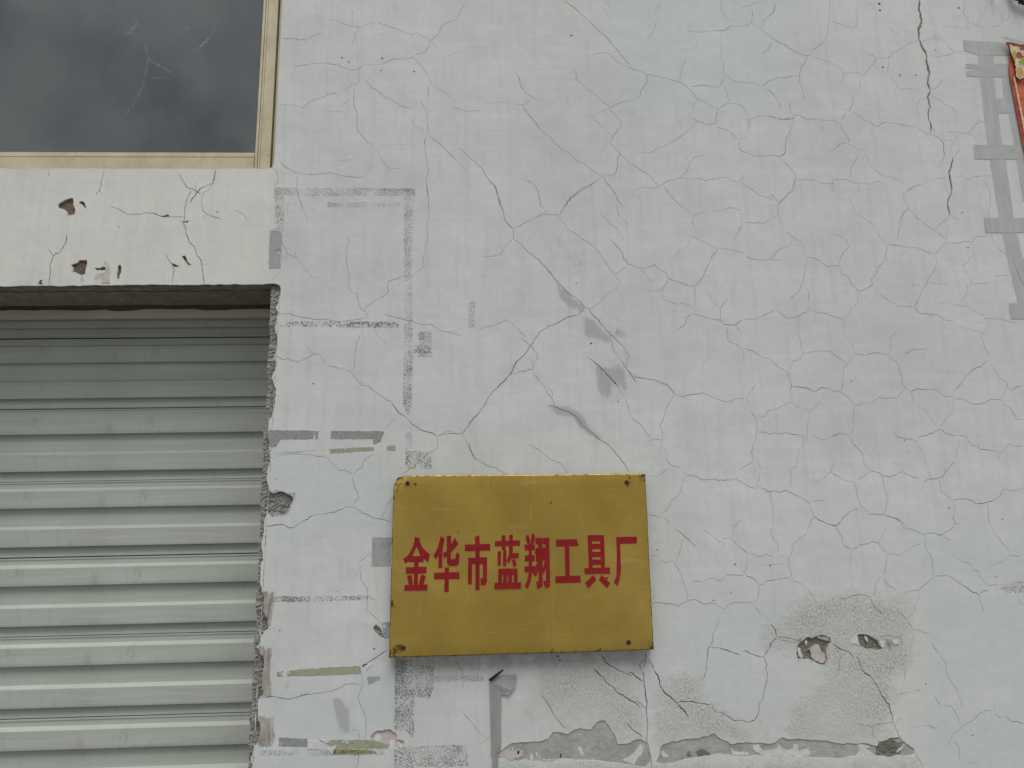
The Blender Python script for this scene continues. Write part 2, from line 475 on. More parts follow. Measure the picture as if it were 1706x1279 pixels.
T('B', 'f', '580,660 520,690 470,715; 450,712 380,760; 580,870 545,905 520,945; 725,1172 715,1230; 1075,1000 1035,955; 1085,722 1040,660; 1665,860 1700,820; 1090,320 1130,245; 525,35 560,90 600,145; 50,1105 110,1140 135,1180 150,1279; 1690,630 1690,690')
T('C', 'H', '1010,0 1005,70 1022,135 1003,200 1005,265 1018,300 1052,360 1058,430 1073,480 1062,545 1080,605')
T('C', 'h', '1080,605 1062,650 1075,700 1065,770 1085,840 1080,885; 1228,1050 1222,1100 1203,1150 1215,1210 1222,1279')
T('C', 'M', '990,840 1040,885 1130,910 1165,950 1172,1030 1155,1085')
T('C', 'm', '0,232 40,265 100,295 160,335 240,370 285,368; 545,738 590,755 640,800 680,815 730,845 770,812 850,825 900,830 940,840 990,840; 0,775 90,795 160,790 170,768 205,765 250,792 345,792 370,800 440,802 485,830 500,870 530,915 545,955; 180,1198 300,1197 350,1220 430,1220 440,1192 530,1195 575,1220 630,1218 680,1230 720,1205 800,1228; 1085,830 1115,890')
T('C', 't', '1130,910 1200,935 1240,940 1262,895; 1240,940 1215,970 1208,1040; 1262,895 1272,990 1250,1035 1228,1052; 285,368 285,340 350,295 385,250 400,180 410,60 412,0; 420,140 480,160 550,185 590,170 595,40; 550,185 575,220; 285,370 350,395 400,408 460,440 505,480 590,482 630,505; 505,480 488,570; 265,370 230,430 208,500 215,560 232,610 235,670; 208,505 150,505 120,520 60,515 0,545; 630,505 670,460 700,425 718,390 690,365 640,352; 718,388 800,385 835,350 890,320 940,290 1005,265; 700,430 740,465 790,490; 800,385 800,440 792,490; 790,490 830,530 855,550 862,590 900,595 950,590 1020,600 1075,622; 1080,605 1130,580 1155,535 1195,515; 1018,280 1060,258 1150,258 1190,285 1205,315 1240,348 1200,365 1110,380 1060,370; 1240,345 1310,340; 1080,630 1140,660 1185,700 1225,715 1245,745 1250,800 1258,880; 1258,880 1190,880; 1258,880 1330,890 1380,910 1390,960; 1340,890 1355,860 1400,815 1470,802; 630,505 612,550 600,610 565,640 560,690 545,735 515,735; 165,768 145,720 143,675; 485,800 515,750; 165,790 155,860 120,920 115,1000 105,1025 80,1042 0,1032; 80,1045 120,1090 160,1130 185,1185 180,1200 160,1279; 390,1005 440,995 480,955 520,950 560,970 610,1005; 610,1005 665,985; 610,1030 575,1070 550,1130 545,1185; 640,1020 690,1110 750,1160 830,1185 890,1205 935,1250; 920,1279 960,1245 1025,1225; 1025,1205 1100,1192 1195,1183; 1260,1175 1370,1203; 1330,1190 1410,1172 1500,1168; 1340,150 1310,190; 1340,150 1300,90 1310,0; 1340,150 1455,190 1500,178 1545,165 1565,140 1595,130 1610,90; 1620,50 1680,30; 650,10 720,50; 0,105 35,80 50,30; 0,590 45,640')
T('C', 'f', '1220,545 1260,585 1370,602 1405,550; 1055,655 1010,665 985,700 1000,760 1000,820; 440,1192 410,1160; 425,1225 435,1279; 1455,1205 1440,1250; 1160,185 1220,172 1310,192; 775,135 830,210 890,245; 925,600 980,690; 795,600 780,640; 590,230 625,300')
T('D', 'M', '130,0 165,35 185,95 195,150 215,180 225,240 245,270 280,305; 280,360 340,405 370,445 440,495 490,550 545,620 610,690 690,745 722,787; 722,787 685,830 600,850 545,885 500,900 440,940 410,985 388,1020 350,1075 300,1120 270,1190 230,1230 180,1279; 730,1090 790,1130 850,1190 930,1279; 722,787 750,795 760,820 790,850 850,920 900,970 950,1020 1000,1090')
T('D', 'm', '280,305 350,265 400,240 450,210 540,212 565,212 600,155 640,105 710,60 760,30 790,5; 280,305 280,360; 840,0 890,50 935,140 960,160; 875,360 910,400 950,440 958,480 990,520 1050,540 1100,545 1150,522 1185,550 1220,570 1240,610 1300,630 1350,650 1400,655 1450,600 1465,555 1500,490 1540,420; 1390,825 1350,845 1335,890 1292,928; 1390,825 1450,838 1490,855 1560,860 1575,890 1645,893 1680,870 1705,860; 890,1010 895,1045 930,1090 970,1150 1010,1210 1040,1250')
T('D', 't', '355,0 400,20 430,60 440,110 450,160 490,205; 280,362 235,395 200,460 150,472 85,472; 540,215 580,250 610,295 680,345 765,400 820,460 865,535 905,585 950,645; 750,795 800,765 855,705 910,675 940,645; 915,150 930,215 970,250 990,285; 810,205 900,285 940,330 960,370; 1060,545 1140,635; 1240,612 1195,683 1115,683; 1195,683 1210,740 1300,770; 1290,755 1360,770 1400,800 1402,660; 1400,800 1395,825; 1480,700 1540,780; 1560,860 1555,790 1600,735; 1650,895 1690,950; 1600,905 1605,995 1650,1010 1680,1040 1705,1042; 1700,1045 1705,1120; 1210,40 1270,120 1350,190 1390,220; 1390,222 1465,195; 1500,192 1560,185 1640,170 1695,190; 1390,225 1385,260 1402,310; 1380,345 1440,375 1490,400 1540,420 1600,425 1705,450; 1695,200 1690,280 1640,370; 1465,595 1500,592; 65,915 150,900 240,862 300,910 355,970; 325,978 388,1020 430,1085 400,1170; 370,1090 400,1135; 400,1170 320,1185; 1000,1080 970,1140; 1015,1210 1080,1225 1150,1235 1240,1275')
T('D', 'f', '905,585 985,530; 920,665 960,740; 1465,665 1480,700; 1375,350 1345,430; 1310,430 1270,480; 400,1190 480,1279; 1500,1050 1450,1140 1450,1190')
T('E', 'h', '1252,0 1265,60 1235,140 1252,215')
T('E', 'M', '380,465 430,475 460,490 505,530 530,520 578,520')
T('E', 'm', '5,460 40,480 110,487 155,482 225,490; 578,520 590,570 630,585 660,640 692,675 725,672 780,640 775,600 800,575 820,525 860,490 868,400 875,388; 875,388 940,398 1000,408 1070,418 1120,440 1160,455 1205,400 1232,380; 1232,380 1230,355 1170,315 1100,265 1060,235 1000,170 970,200 948,240 945,290 930,360; 400,787 450,808 500,812 560,835 605,850; 350,1055 420,1042 520,1040 575,1080 625,1118; 668,1055 740,1065 800,1048 880,1065; 0,1025 60,1045 110,1078 160,1090 205,1135 260,1165; 1160,455 1175,490 1165,540 1120,595 1110,635 1085,665 1060,730 1035,770; 1035,770 1070,812 1130,818 1190,825 1215,850 1270,858; 1485,1095 1440,1135 1400,1150 1350,1195 1320,1240 1280,1279; 1252,215 1165,295')
T('E', 't', '0,42 45,52 80,90 160,108 218,138; 160,85 218,138; 305,0 295,60 260,95 218,138 200,180 210,215 225,270 245,310 300,348 340,370 362,405 380,465; 0,255 120,262 150,240 205,215; 305,355 265,400 205,425 170,470 155,482; 578,520 585,470 610,430 640,408 610,355 530,322; 630,105 665,155 680,205 725,230 780,260 810,300 825,345 875,388; 1232,380 1280,380 1310,390 1335,372 1385,375 1420,345 1490,340; 1000,170 965,85 1010,45 1080,25; 1255,215 1310,245; 1225,250 1240,300 1230,355; 545,0 530,40 545,70; 700,22 700,70; 692,675 690,740 650,790 605,850; 605,850 610,940 660,1000 668,1050; 380,465 370,550 350,640 330,680 265,735; 385,660 400,787 340,825 265,840 190,787; 190,787 140,815 65,850 0,845; 330,835 330,920 345,1000 350,1050; 880,1065 895,1020 895,950 930,930; 660,1060 640,1105 605,1140 600,1230 590,1279; 880,1065 930,1115 950,1170 970,1260; 350,1060 340,1090 295,1105 260,1165 285,1240 285,1279; 285,1255 350,1258 400,1279; 440,1279 470,1260 520,1270; 780,650 840,705 900,745 940,765 1035,770; 1175,465 1230,480 1280,500; 1330,525 1415,435; 1340,530 1360,570 1388,630; 1490,625 1388,632 1360,640 1350,700 1325,750; 1120,615 1190,632 1250,632; 1085,658 1060,635 1010,635; 1230,735 1270,755 1320,765 1355,765 1410,800 1485,845 1570,845 1640,868 1690,865; 1180,755 1230,745; 1475,895 1445,940 1460,1005 1485,1055 1485,1095; 1490,1100 1550,1200 1590,1225 1610,1270 1690,1250; 965,1062 1035,1030 1120,1028; 1500,340 1550,420 1600,460 1635,480 1700,470; 1525,590 1550,580 1610,578; 1465,0 1500,80 1495,200 1485,235')
T('E', 'f', '610,350 615,310 640,250; 1280,500 1330,525; 1270,860 1320,895 1390,910 1440,935; 1610,650 1700,655; 960,420 955,490 940,520; 945,530 1010,610; 1070,815 1060,860')
T('F', 'm', '890,1215 905,1185 960,1145 1010,1105 1060,1085 1100,1045 1105,950 1200,920 1235,900')
T('F', 't', '290,140 320,230 350,330; 365,330 380,380 375,420; 145,595 215,710 290,750 275,680; 215,715 160,760; 740,540 755,590 735,660 730,780 755,880 750,1010 780,1045 825,1052 835,1120 845,1175 895,1220 925,1265; 1250,910 1310,905 1415,825 1412,770 1435,650 1450,560 1445,450 1465,360 1455,200 1440,100; 160,480 155,640 155,760 130,850 115,900 50,955')
T('F', 'f', '250,195 210,250 205,360; 215,280 320,235; 1415,825 1455,790 1490,800 1540,855; 300,760 385,860 440,920; 300,885 385,855 420,800')
T('G', 'm', '100,97 170,93 240,115 330,132 370,135 450,135 540,155 610,140 680,135 740,122; 855,100 930,122 1060,150 1120,175 1190,172 1245,215 1330,230 1395,250; 80,398 130,420 170,415 240,443 270,422 310,410 345,380 395,385; 445,462 520,480 580,493 620,508 650,560 700,605 740,610 800,660 850,690 910,730; 1230,970 1270,950 1310,945 1405,950')
T('G', 'M', '910,730 950,792 1000,825 1050,880 1100,915 1150,932 1190,938 1230,970; 1405,950 1440,910 1480,850 1535,795')
T('G', 't', '1330,228 1375,215 1400,195; 1270,945 1300,930 1345,935 1360,945; 1230,970 1235,1045 1165,1090 1060,1180 1000,1225 960,1240; 1405,950 1440,1010 1495,1120 1530,1145; 620,505 640,480 645,400 655,300 695,225 700,190; 45,1130 130,1100 220,1092 320,1095 390,1110 430,1108 490,1165 530,1205 570,1205 635,1240; 635,1240 690,1190 720,1125 785,1090')
T('G', 'f', '1440,232 1475,245; 785,215 815,260 850,280 875,320; 395,385 440,455; 310,325 345,380; 860,915 930,835')
T('H', 'M', '300,0 270,70 230,120 175,175 120,235 100,280 50,340 0,400; 490,280 540,290 620,318 670,350 700,400 760,445 810,490 850,510 910,570 960,630 1000,697')
T('H', 'm', '770,5 850,75 920,155 970,240; 1000,75 1040,105 1110,115 1170,125 1230,152 1275,210; 0,515 40,605 110,650 170,665 240,708')
T('H', 't', '270,95 320,70 395,50 405,0; 395,50 410,90 460,150 520,195 515,235; 465,165 515,235 540,285; 970,240 990,290 1000,345 1060,390 1100,445 1140,490; 945,0 970,40 1000,75 1040,145; 1140,490 1195,490; 1115,500 1140,490; 365,515 450,560 500,610 575,640 615,695')
T('I', 'm', '245,100 300,110 350,92 420,88 490,75 540,100 590,122 680,155 740,150 790,125 880,130; 310,770 335,805 400,808 440,825 490,850 580,840 630,855 700,848 770,840 820,860 890,910 960,930; 970,420 1030,425 1080,440 1130,432 1180,442 1220,425 1280,445 1330,448 1390,465 1410,485; 1280,20 1400,32 1470,62 1500,55 1540,28 1590,32 1640,62 1705,62; 1080,960 1090,1020 1105,1090 1105,1160; 1440,1062 1442,1110 1475,1180 1540,1210 1590,1240 1665,1260 1705,1220; 980,908 1030,930 1065,955 1110,948 1170,965 1220,942 1330,990 1390,1025 1440,1062')
T('I', 't', '180,15 210,50 245,100; 235,100 175,180 150,220 148,270 125,340 105,355 115,390 125,460 122,490 120,540 155,590 162,670 200,715 290,742; 0,812 80,815 125,785 180,745; 335,805 300,880 290,950 235,1015 195,1035 195,1080 120,1150 105,1190; 0,1158 60,1165 105,1190; 130,1180 195,1230; 880,130 890,170; 900,220 955,305; 885,125 900,75 960,0; 955,300 1030,290 1070,230 1165,208 1220,175 1275,160 1260,60 1275,0; 955,305 970,360 968,420 940,520 917,600 922,655 940,680; 940,680 880,715 810,755; 940,630 965,680 1010,760; 990,790 980,850 965,925; 1410,485 1410,400 1405,340; 1390,485 1365,560 1328,585 1325,650 1312,735 1255,740; 1262,740 1270,830 1250,920; 1280,170 1370,230; 1450,440 1500,480 1560,490 1620,465 1705,430; 1440,1062 1470,1035 1530,1028 1575,1030; 1475,1185 1450,1200 1440,1279; 1535,850 1615,780 1640,730 1635,690; 1615,780 1705,830')
T('I', 'f', '1405,330 1440,250 1520,160 1570,70; 1370,220 1430,220; 1105,1160 1115,1220 1095,1279; 1450,858 1535,850; 845,1185 800,1230 750,1279')
T('J', 'M', '1070,1028 1180,1015 1240,1030 1285,1062 1330,1062 1380,1045 1430,1038 1495,985 1525,930')
T('J', 'm', '200,187 245,185 275,165 355,170 410,118 480,122 580,122 600,95 640,45; 695,62 760,38 850,50 930,48 1000,105 1065,110 1090,125; 1090,128 1140,130 1200,155 1265,180 1360,165 1400,138 1505,130; 1505,130 1525,175 1580,210 1620,275 1650,310 1705,312; 960,395 930,410 900,430 830,455 785,462 760,508 700,485 645,480 595,472 545,432; 960,395 1010,432 1100,460; 1100,445 1195,470 1215,510 1250,545 1285,545 1330,578 1400,585 1470,600 1485,615; 160,455 190,530 245,580 280,640 287,710 330,760; 330,760 425,785 450,815 520,818 620,775 680,805 780,840; 265,1088 160,1135 120,1165 40,1255; 265,1088 340,1155 475,1160 560,1190 600,1210 635,1245; 1525,930 1590,945 1650,940 1665,928 1705,928; 810,885 850,840 940,838 990,820 1010,770 1060,715 1095,685')
T('J', 't', '0,62 75,65 140,110 200,185; 80,60 95,0; 635,0 645,30 695,62; 1065,105 1085,50 1145,0; 1505,130 1545,60 1560,0; 1560,40 1600,52 1690,5; 695,70 740,165; 1090,128 1070,220 1065,265 1025,290 970,365 960,395; 1480,615 1520,600 1565,530 1620,552 1705,545; 200,187 185,290 195,350 178,440 160,455; 160,455 120,445 70,430 0,465; 330,760 310,800 215,860; 215,860 200,868 120,855 60,825 0,790; 210,865 215,930 235,1010 265,1088; 450,818 465,930 495,990 495,1015 480,1060 475,1155; 870,830 860,770; 945,840 965,890 970,950 1020,985 1070,1025; 1525,930 1512,905; 1070,1028 1095,1100 1075,1180 1095,1235 1140,1240; 1095,1235 1060,1270; 1380,1050 1388,1140 1385,1210 1430,1279; 0,1250 40,1260')
T('J', 'f', '800,190 870,295 935,390; 750,510 755,545 805,590 830,680 828,750; 1140,515 1110,590 1110,660; 1480,620 1485,670; 810,890 795,960 750,1020; 1035,1080 1055,1110')
T('K', 'M', '1090,955 1125,1010 1135,1060')
T('K', 'm', '35,765 120,768 180,780 230,778 268,800 300,772 350,752 415,735 490,780 560,770 610,785 660,822 720,785 780,762 830,768 935,765; 685,518 740,518 800,525 855,515; 735,200 780,240 830,290 890,335; 860,520 935,555 990,608 1015,605 1055,570 1120,565 1180,550 1260,548; 830,1215 865,1190 930,1230 1025,1250; 1025,1250 1065,1180 1110,1100 1155,1080 1200,1070 1260,1085 1340,1100; 240,110 300,155 380,230 425,270')
T('K', 't', '425,270 430,320; 310,200 285,300 250,395; 250,398 180,398 145,405 105,390; 20,345 95,358; 240,400 240,430 290,510 325,620 350,700 348,750; 475,590 520,555 570,548 640,582 680,535 690,520; 390,570 440,575 475,590; 855,515 875,430 890,350; 890,335 920,332 960,350 1010,358 1045,335 1080,350 1150,372; 1155,350 1230,362 1245,400; 495,120 550,160 620,215 670,230; 645,195 735,198; 735,198 750,150 750,105 810,35; 675,235 655,275; 1245,400 1270,500 1262,548; 1245,405 1275,320 1290,240 1365,185 1405,160 1420,100 1440,60 1465,0; 1262,560 1340,590 1400,630 1440,680 1470,730 1520,800; 985,615 975,720 940,770; 940,775 1000,875; 1040,880 1090,955; 630,900 600,990 575,1050 570,1110 545,1160 530,1210 525,1279; 545,1165 620,1165 720,1195 810,1228; 1475,10 1530,40 1600,70 1660,88 1705,50; 1665,95 1700,170; 1095,100 1090,150 1120,220 1150,250 1155,320')
T('K', 'f', '670,820 675,870; 980,428 1230,425')
T('L', 'M', '350,720 358,780 400,830 460,870; 580,840 620,870 660,908; 660,930 710,990; 1050,530 1110,578 1150,605 1200,635 1250,675 1310,695')
T('L', 'm', '175,290 225,280 240,258 320,245 350,222 415,238 430,270 490,325; 505,0 590,25 640,75; 610,70 650,100 720,120 805,160 890,148 970,168 1020,130 1055,125 1095,65 1075,0; 898,532 960,525 1050,530; 1310,695 1350,660 1395,650; 898,535 860,580 830,610 770,655 700,658 630,690; 50,705 120,735 180,705 250,695 350,718')
T('L', 't', '120,0 40,85 0,78; 40,90 90,180 95,230 120,270 175,290; 490,325 600,350 640,310 700,285 720,268 800,240; 420,238 440,170 490,80; 970,168 1050,212; 820,165 828,270 850,320 888,370 895,440 898,525; 1385,0 1400,60 1450,155 1510,230 1560,290 1585,345; 1585,345 1660,352 1705,335; 1570,370 1530,400 1470,420 1420,440 1390,470 1340,495; 1065,310 1100,370 1150,400 1200,410 1250,440; 1250,465 1310,490; 1290,500 1340,560 1385,620 1450,608 1530,605; 1310,698 1325,770 1350,855; 175,295 175,420; 490,340 480,440 460,520; 360,720 390,650 390,590 435,535; 440,540 500,610 575,655; 770,660 780,720 745,780 740,850 665,905; 720,1000 780,1025 880,1040; 880,1120 940,1215; 960,1230 985,1279')
T('L', 'f', '160,360 160,540; 180,500 180,650; 1640,690 1670,780 1705,790')
T('M', 't', '625,200 670,265 705,350 715,385; 690,665 730,715 760,745 800,790 840,850 900,895')
T('M', 'f', '700,400 700,480; 940,880 880,940 820,980; 480,358 850,350')
T('M', 'M', '1390,520 1440,570 1480,640 1500,690 1560,765 1620,830')
T('N', 'M', '545,160 580,230 620,260 700,300 760,330; 935,150 935,190; 905,300 920,360 928,440 935,520 948,580 940,660 955,780 948,880 955,960 970,1020 985,1080 990,1168')
T('N', 'M', '760,330 810,350; 780,315 820,325 860,365 915,400; 475,290 540,350 590,410 650,455 690,500 760,545 830,580 885,625; 1220,600 1280,660 1320,720; 770,770 820,830 880,870 915,890; 1010,300 1050,360 1070,440 1110,505 1160,540 1220,600; 1220,600 1240,580 1330,578 1420,595 1470,600 1520,608')
T('N', 't', '850,570 900,600 930,640; 935,195 885,250 890,280 905,300; 935,195 938,240 905,290; 945,190 975,215 1010,300; 1530,620 1550,670 1620,680 1705,730; 1535,0 1530,50 1495,100 1480,190 1475,300 1440,390; 1500,100 1580,98 1705,140')
T('O', 'M', '450,0 490,50 500,110; 0,785 40,795 120,855 180,850 260,870 310,850 335,790; 1000,170 1060,215 1150,250 1190,300; 1220,290 1260,410 1340,470 1390,540 1440,640 1495,705 1520,790 1540,880')
T('O', 'm', '500,115 450,180 415,245 385,295; 505,110 570,115 690,140; 385,295 415,355 405,400 420,440 405,530 385,600 385,650 345,705 345,780 310,850; 1545,890 1580,970 1610,1020 1665,1080; 1410,105 1520,103 1620,115')
T('O', 't', '530,135 650,160 690,170; 0,215 80,240 180,270; 190,245 225,235 280,265 385,295; 335,840 375,870; 90,910 135,935; 1250,245 1215,290 1240,360; 1080,260 1060,340 1050,430 1000,500; 1190,880 1260,890 1355,910 1400,885 1460,885 1520,870 1545,890; 1355,910 1358,1010; 1550,890 1600,820; 1550,635 1600,615 1680,600; 1650,230 1640,330; 1645,380 1640,490; 1200,1200 1190,1274')
T('P', 'm', '1355,768 1290,770 1230,810 1170,870 1085,905 1070,940 995,990 990,1040 935,1090; 1375,800 1430,835 1480,822 1540,868 1590,872 1640,895')
T('P', 't', '480,640 600,602; 610,610 650,600; 670,580 720,595; 820,175 870,250; 900,290 940,345 945,430 970,490 1020,555 1045,590 1070,660 1085,750; 835,645 900,720; 925,722 990,735 1025,775 1035,815 1065,870 1080,900; 655,920 760,897 810,915 860,932; 1020,1030 1065,1120 1065,1210; 1120,1245 1180,1232 1240,1260; 1385,770 1360,715; 665,80 640,160 620,230; 640,1090 680,1180 720,1230 735,1279')
T('Q', 'M', '1275,150 1262,230 1185,260 1160,290 1120,350; 1085,460 1100,520 1120,580 1150,605 1165,655 1190,690 1200,760 1208,829; 395,540 390,580 360,635 315,660 295,720 300,760 288,834')
T('Q', 'm', '650,365 700,380 750,415 830,415 870,405 940,420 1000,430 1090,428; 1055,172 1105,255 1160,275 1190,300; 1130,270 1105,330 1095,380 1090,460; 285,620 315,658; 980,652 1010,700 1030,740 1020,829; 620,150 600,215 590,270 570,305')
T('Q', 't', '290,145 285,200; 590,275 610,300; 1155,225 1157,275; 1265,225 1245,260 1205,285 1190,330 1200,390 1220,410 1310,445; 1220,415 1205,445; 1195,712 1245,708; 1385,390 1430,405 1465,450')
T('R', 'M', '215,945 300,930 380,925 430,955 480,950 540,910 600,880 650,840')
T('R', 'm', '650,840 740,835 830,815 890,795 950,765 1010,770 1080,820 1190,870 1280,880 1350,905')
T('R', 't', '1000,490 1005,560 1040,640 1050,680 1020,720 1010,765; 1255,870 1310,750 1355,680; 1165,1155 1290,1050; 1055,1260 1165,1180')
T('S', 'M', '925,535 880,570 830,600 790,625 760,650; 450,815 390,820 350,840 310,850 250,840 190,830 115,845')
T('S', 'm', '770,755 720,750 665,755 600,790 530,805 450,815')
T('S', 't', '750,0 760,100 800,155 800,290 870,350 880,400; 755,650 775,745 740,830 760,900 790,950 790,1140; 745,1040 750,1130 745,1200 735,1279; 690,1040 740,1050')

# spalled places: outlines cut out of the plaster skin
HOLES = [
    ('U', '205,235 240,205 290,180 345,165 358,200 355,240 372,290 365,325 330,330 300,320 285,290 250,270 215,265'),
    ('U', '400,215 425,195 455,205 470,240 475,270 450,250 420,220'),
    ('U', '330,805 380,785 410,755 480,752 485,790 470,840 465,890 430,900 390,880 345,870 350,830'),
    ('U', '550,830 600,830 640,815 665,835 650,852 600,850 580,855'),
    ('U', '780,805 800,800 808,850 790,920 768,960 765,900'),
    ('U', '1285,785 1320,795 1350,815 1330,825 1300,815'),
    ('U', '1380,720 1410,712 1430,750 1450,785 1500,812 1440,800 1415,770 1395,745'),
    ('U', '1165,340 1220,330 1250,322 1270,342 1220,352'),
    ('U', '1365,385 1400,390 1440,378 1447,392 1400,402'),
    ('U', '10,985 40,945 62,945 50,970 70,988'),
    ('O', '690,180 740,140 780,110 820,125 860,100 920,95 980,120 985,160 960,180 940,250 940,330 910,360 850,335 800,310 740,310 690,305 675,260 690,230'),
    ('O', '1220,90 1290,88 1340,110 1400,150 1410,180 1440,215 1420,230 1350,220 1280,225 1240,190 1225,140'),
    ('S', '820,1080 850,1050 940,1035 980,1060 985,1100 1030,1110 1030,1165 980,1150 940,1150 880,1140 830,1130'),
    ('S', '762,632 790,622 800,630 775,648'),
    ('S', '835,400 855,378 875,395 895,430 905,465 880,460 850,430'),
]
BAND_L = tr('M', '995,1045 1060,1000 1120,955 1200,940 1370,935 1460,910 1500,850') + tr('N', '160,850 250,870 300,830 360,815 450,825 490,780 530,748 580,750 610,790 640,850 670,890 690,960 780,950 840,920 880,912 940,940 958,1000 975,1060 978,1120 930,1165 780,1140 640,1120 480,1100 350,1100 200,1090 100,1095 0,1110') + tr('M', '1560,1095 1450,1110 1340,1115 1260,1090 1180,1110 1130,1110 1060,1085 1010,1090')
BAND_R = tr('N', '1070,985 1090,960 1180,930 1210,935 1300,910 1390,905 1500,880 1545,860 1600,910') + tr('O', '105,1065 150,1050 340,1050 440,1065 500,1040 550,1000 600,1020 700,1015 750,1025 900,1030 1050,1055 1200,1060 1290,1055 1395,1080') + tr('P', '345,1045 400,1035 460,1010 520,1005 545,1040 610,1075 660,1110 655,1165 560,1172 500,1165 450,1185 390,1172') + tr('O', '1395,1165 1200,1170 1100,1190 850,1185 800,1180 600,1170 400,1165 150,1170 0,1150') + tr('N', '1300,1090 1280,1095 1180,1130 1100,1135 1030,1115 1060,1050')
# nail holes and pits (picture x, y, radius)
PITS = [(570, 96, 2), (581, 103, 1.6), (637, 97, 2.2), (635, 117, 1.6), (690, 119, 2), (1465, 6, 3), (1466, 17, 2.2), (1597, 13, 2.5), (1471, 112, 2), (1499, 125, 2), (1526, 125, 1.8), (1558, 83, 1.6), (1557, 60, 1), (952, 59, 2.2), (1370, 213, 1.2), (1418, 635, 1.3), (1670, 865, 1.5), (1507, 733, 1.4), (1030, 669, 1.6), (1582, 846, 1.5), (985, 572, 2.2), (960, 471, 1.6), (1095, 916, 1.8), (1225, 940, 1.8), (1283, 942, 1.8), (1218, 987, 1.4), (1189, 1000, 1.8), (1543, 1139, 1.8), (1620, 1225, 1.8), (459, 798, 1.3), (623, 1081, 1.8), (466, 1050, 1.4), (929, 1093, 2), (933, 1100, 2.2), (198, 378, 1.3), (1613, 412, 1.5), (362, 353, 2), (1603, 354, 1.5), (562, 985, 1.2), (575, 994, 1.5), (1260, 1120, 1), (1640, 108, 1.5), (1652, 99, 1.6), (522, 639, 1.8), (1660, 960, 1.5)]

# ------------------------------------------------------------------ ground and the dim room behind the wall
g = MB()
g.v = [(-60, -80, 0), (60, -80, 0), (60, 12, 0), (-60, 12, 0)]
g.f = [(0, 1, 2, 3)]
ground = g.build('ground', MAT['ground'])
ground['kind'] = 'structure'

SKIN = 0.006                                        # thickness of the plaster skin
BACK = 0.40                                         # back of the wall
XL, XR, ZT = -4.2, 4.6, 4.4                         # ends and top of the wall
X_WIN = (at(471, 0).x + at(456, 272).x) / 2         # right edge of the window opening
Z_SILL = at(200, 280.5).z
Z_SOF = at(220, 475.5).z
X_JAMB = (at(452, 490, SKIN).x + at(413, 1270, SKIN).x) / 2
X_OPEN = -2.75                                      # left end of both openings
Z_HEAD = Z_SILL + 1.35                              # top of the window

room = MB()
rx0, rx1, ry0, ry1, rz1 = -3.6, 0.6, BACK + .004, 4.0, 4.2
room.v = [(x, y, z) for x in (rx0, rx1) for y in (ry0, ry1) for z in (0.01, rz1)]
room.f = [(0, 2, 3, 1), (4, 5, 7, 6), (2, 6, 7, 3), (0, 4, 6, 2), (1, 3, 7, 5)]
room = room.build('room', MAT['room'])
room['kind'] = 'structure'

wall = empty('factory_wall', (0.3, 0.1, 0), 'cracked white plastered factory wall around the window, shutter and brass plaque', 'wall')
wall['kind'] = 'thing'

# concrete behind the plaster
b = MB()
b.box(X_JAMB + .085, XR, SKIN, BACK, 0, ZT)
b.box(X_JAMB, X_JAMB + .085, .019, BACK, 0, ZT)
b.build('column_core', MAT['core'], wall)
b = MB()
b.box(XL, X_JAMB - .002, SKIN, .042, Z_SOF + .002, Z_SILL - .003)
b.box(XL, X_JAMB - .002, .050, .180, Z_SOF + .004, Z_SILL - .003)
b.box(XL, X_JAMB - .002, .180, BACK, Z_SOF + .16, Z_SILL - .003)
b.build('lintel_core', MAT['brown_core'], wall)
b = MB()
b.box(XL, X_OPEN, SKIN, BACK, 0, Z_SOF)
b.box(XL, X_OPEN, SKIN, BACK, Z_SILL - .003, Z_HEAD)
b.box(XL, X_JAMB - .002, SKIN, BACK, Z_HEAD, ZT)
b.box(X_WIN + .004, X_JAMB - .002, SKIN, BACK, Z_SILL - .003, Z_HEAD) if X_WIN + .004 < X_JAMB - .002 else None
b.build('wall_core', MAT['core'], wall)

# crumbling mortar face where the plaster has come away along the shutter
b = MB()
nu_, nv_ = 12, 430
jit = rng.random((nv_ + 1, nu_ + 1, 3))
slow_ = np.interp(np.arange(nv_ + 1) / 7.0, np.arange(nv_ // 7 + 3), rng.random(nv_ // 7 + 3))
for j in range(nv_ + 1):
    for i in range(nu_ + 1):
        x = X_JAMB - .001 + .088 * i / nu_ + (.004 * (jit[j, i, 0] - .5) if 0 < i < nu_ else (0.006 * (slow_[j] - .5) if i == 0 else 0))
        z = .3 + (Z_SOF + .05 - .3) * j / nv_ + .002 * (jit[j, i, 1] - .5)
        y = .0115 + .0045 * (jit[j, i, 2] - .5) + .005 * (slow_[j] - .5)
        b.v.append((x, max(.0066, y), z))
for j in range(nv_):
    for i in range(nu_):
        a = j * (nu_ + 1) + i
        b.f.append((a, a + 1, a + nu_ + 2, a + nu_ + 1))
for j in range(nv_):
    a = j * (nu_ + 1)
    k_ = len(b.v)
    for q in (a, a + nu_ + 1):
        b.v.append((b.v[q][0], .05, b.v[q][2]))
    b.f.append((a, a + nu_ + 1, k_ + 1, k_))
b.build('crumbled_edge', MAT['core'], wall)

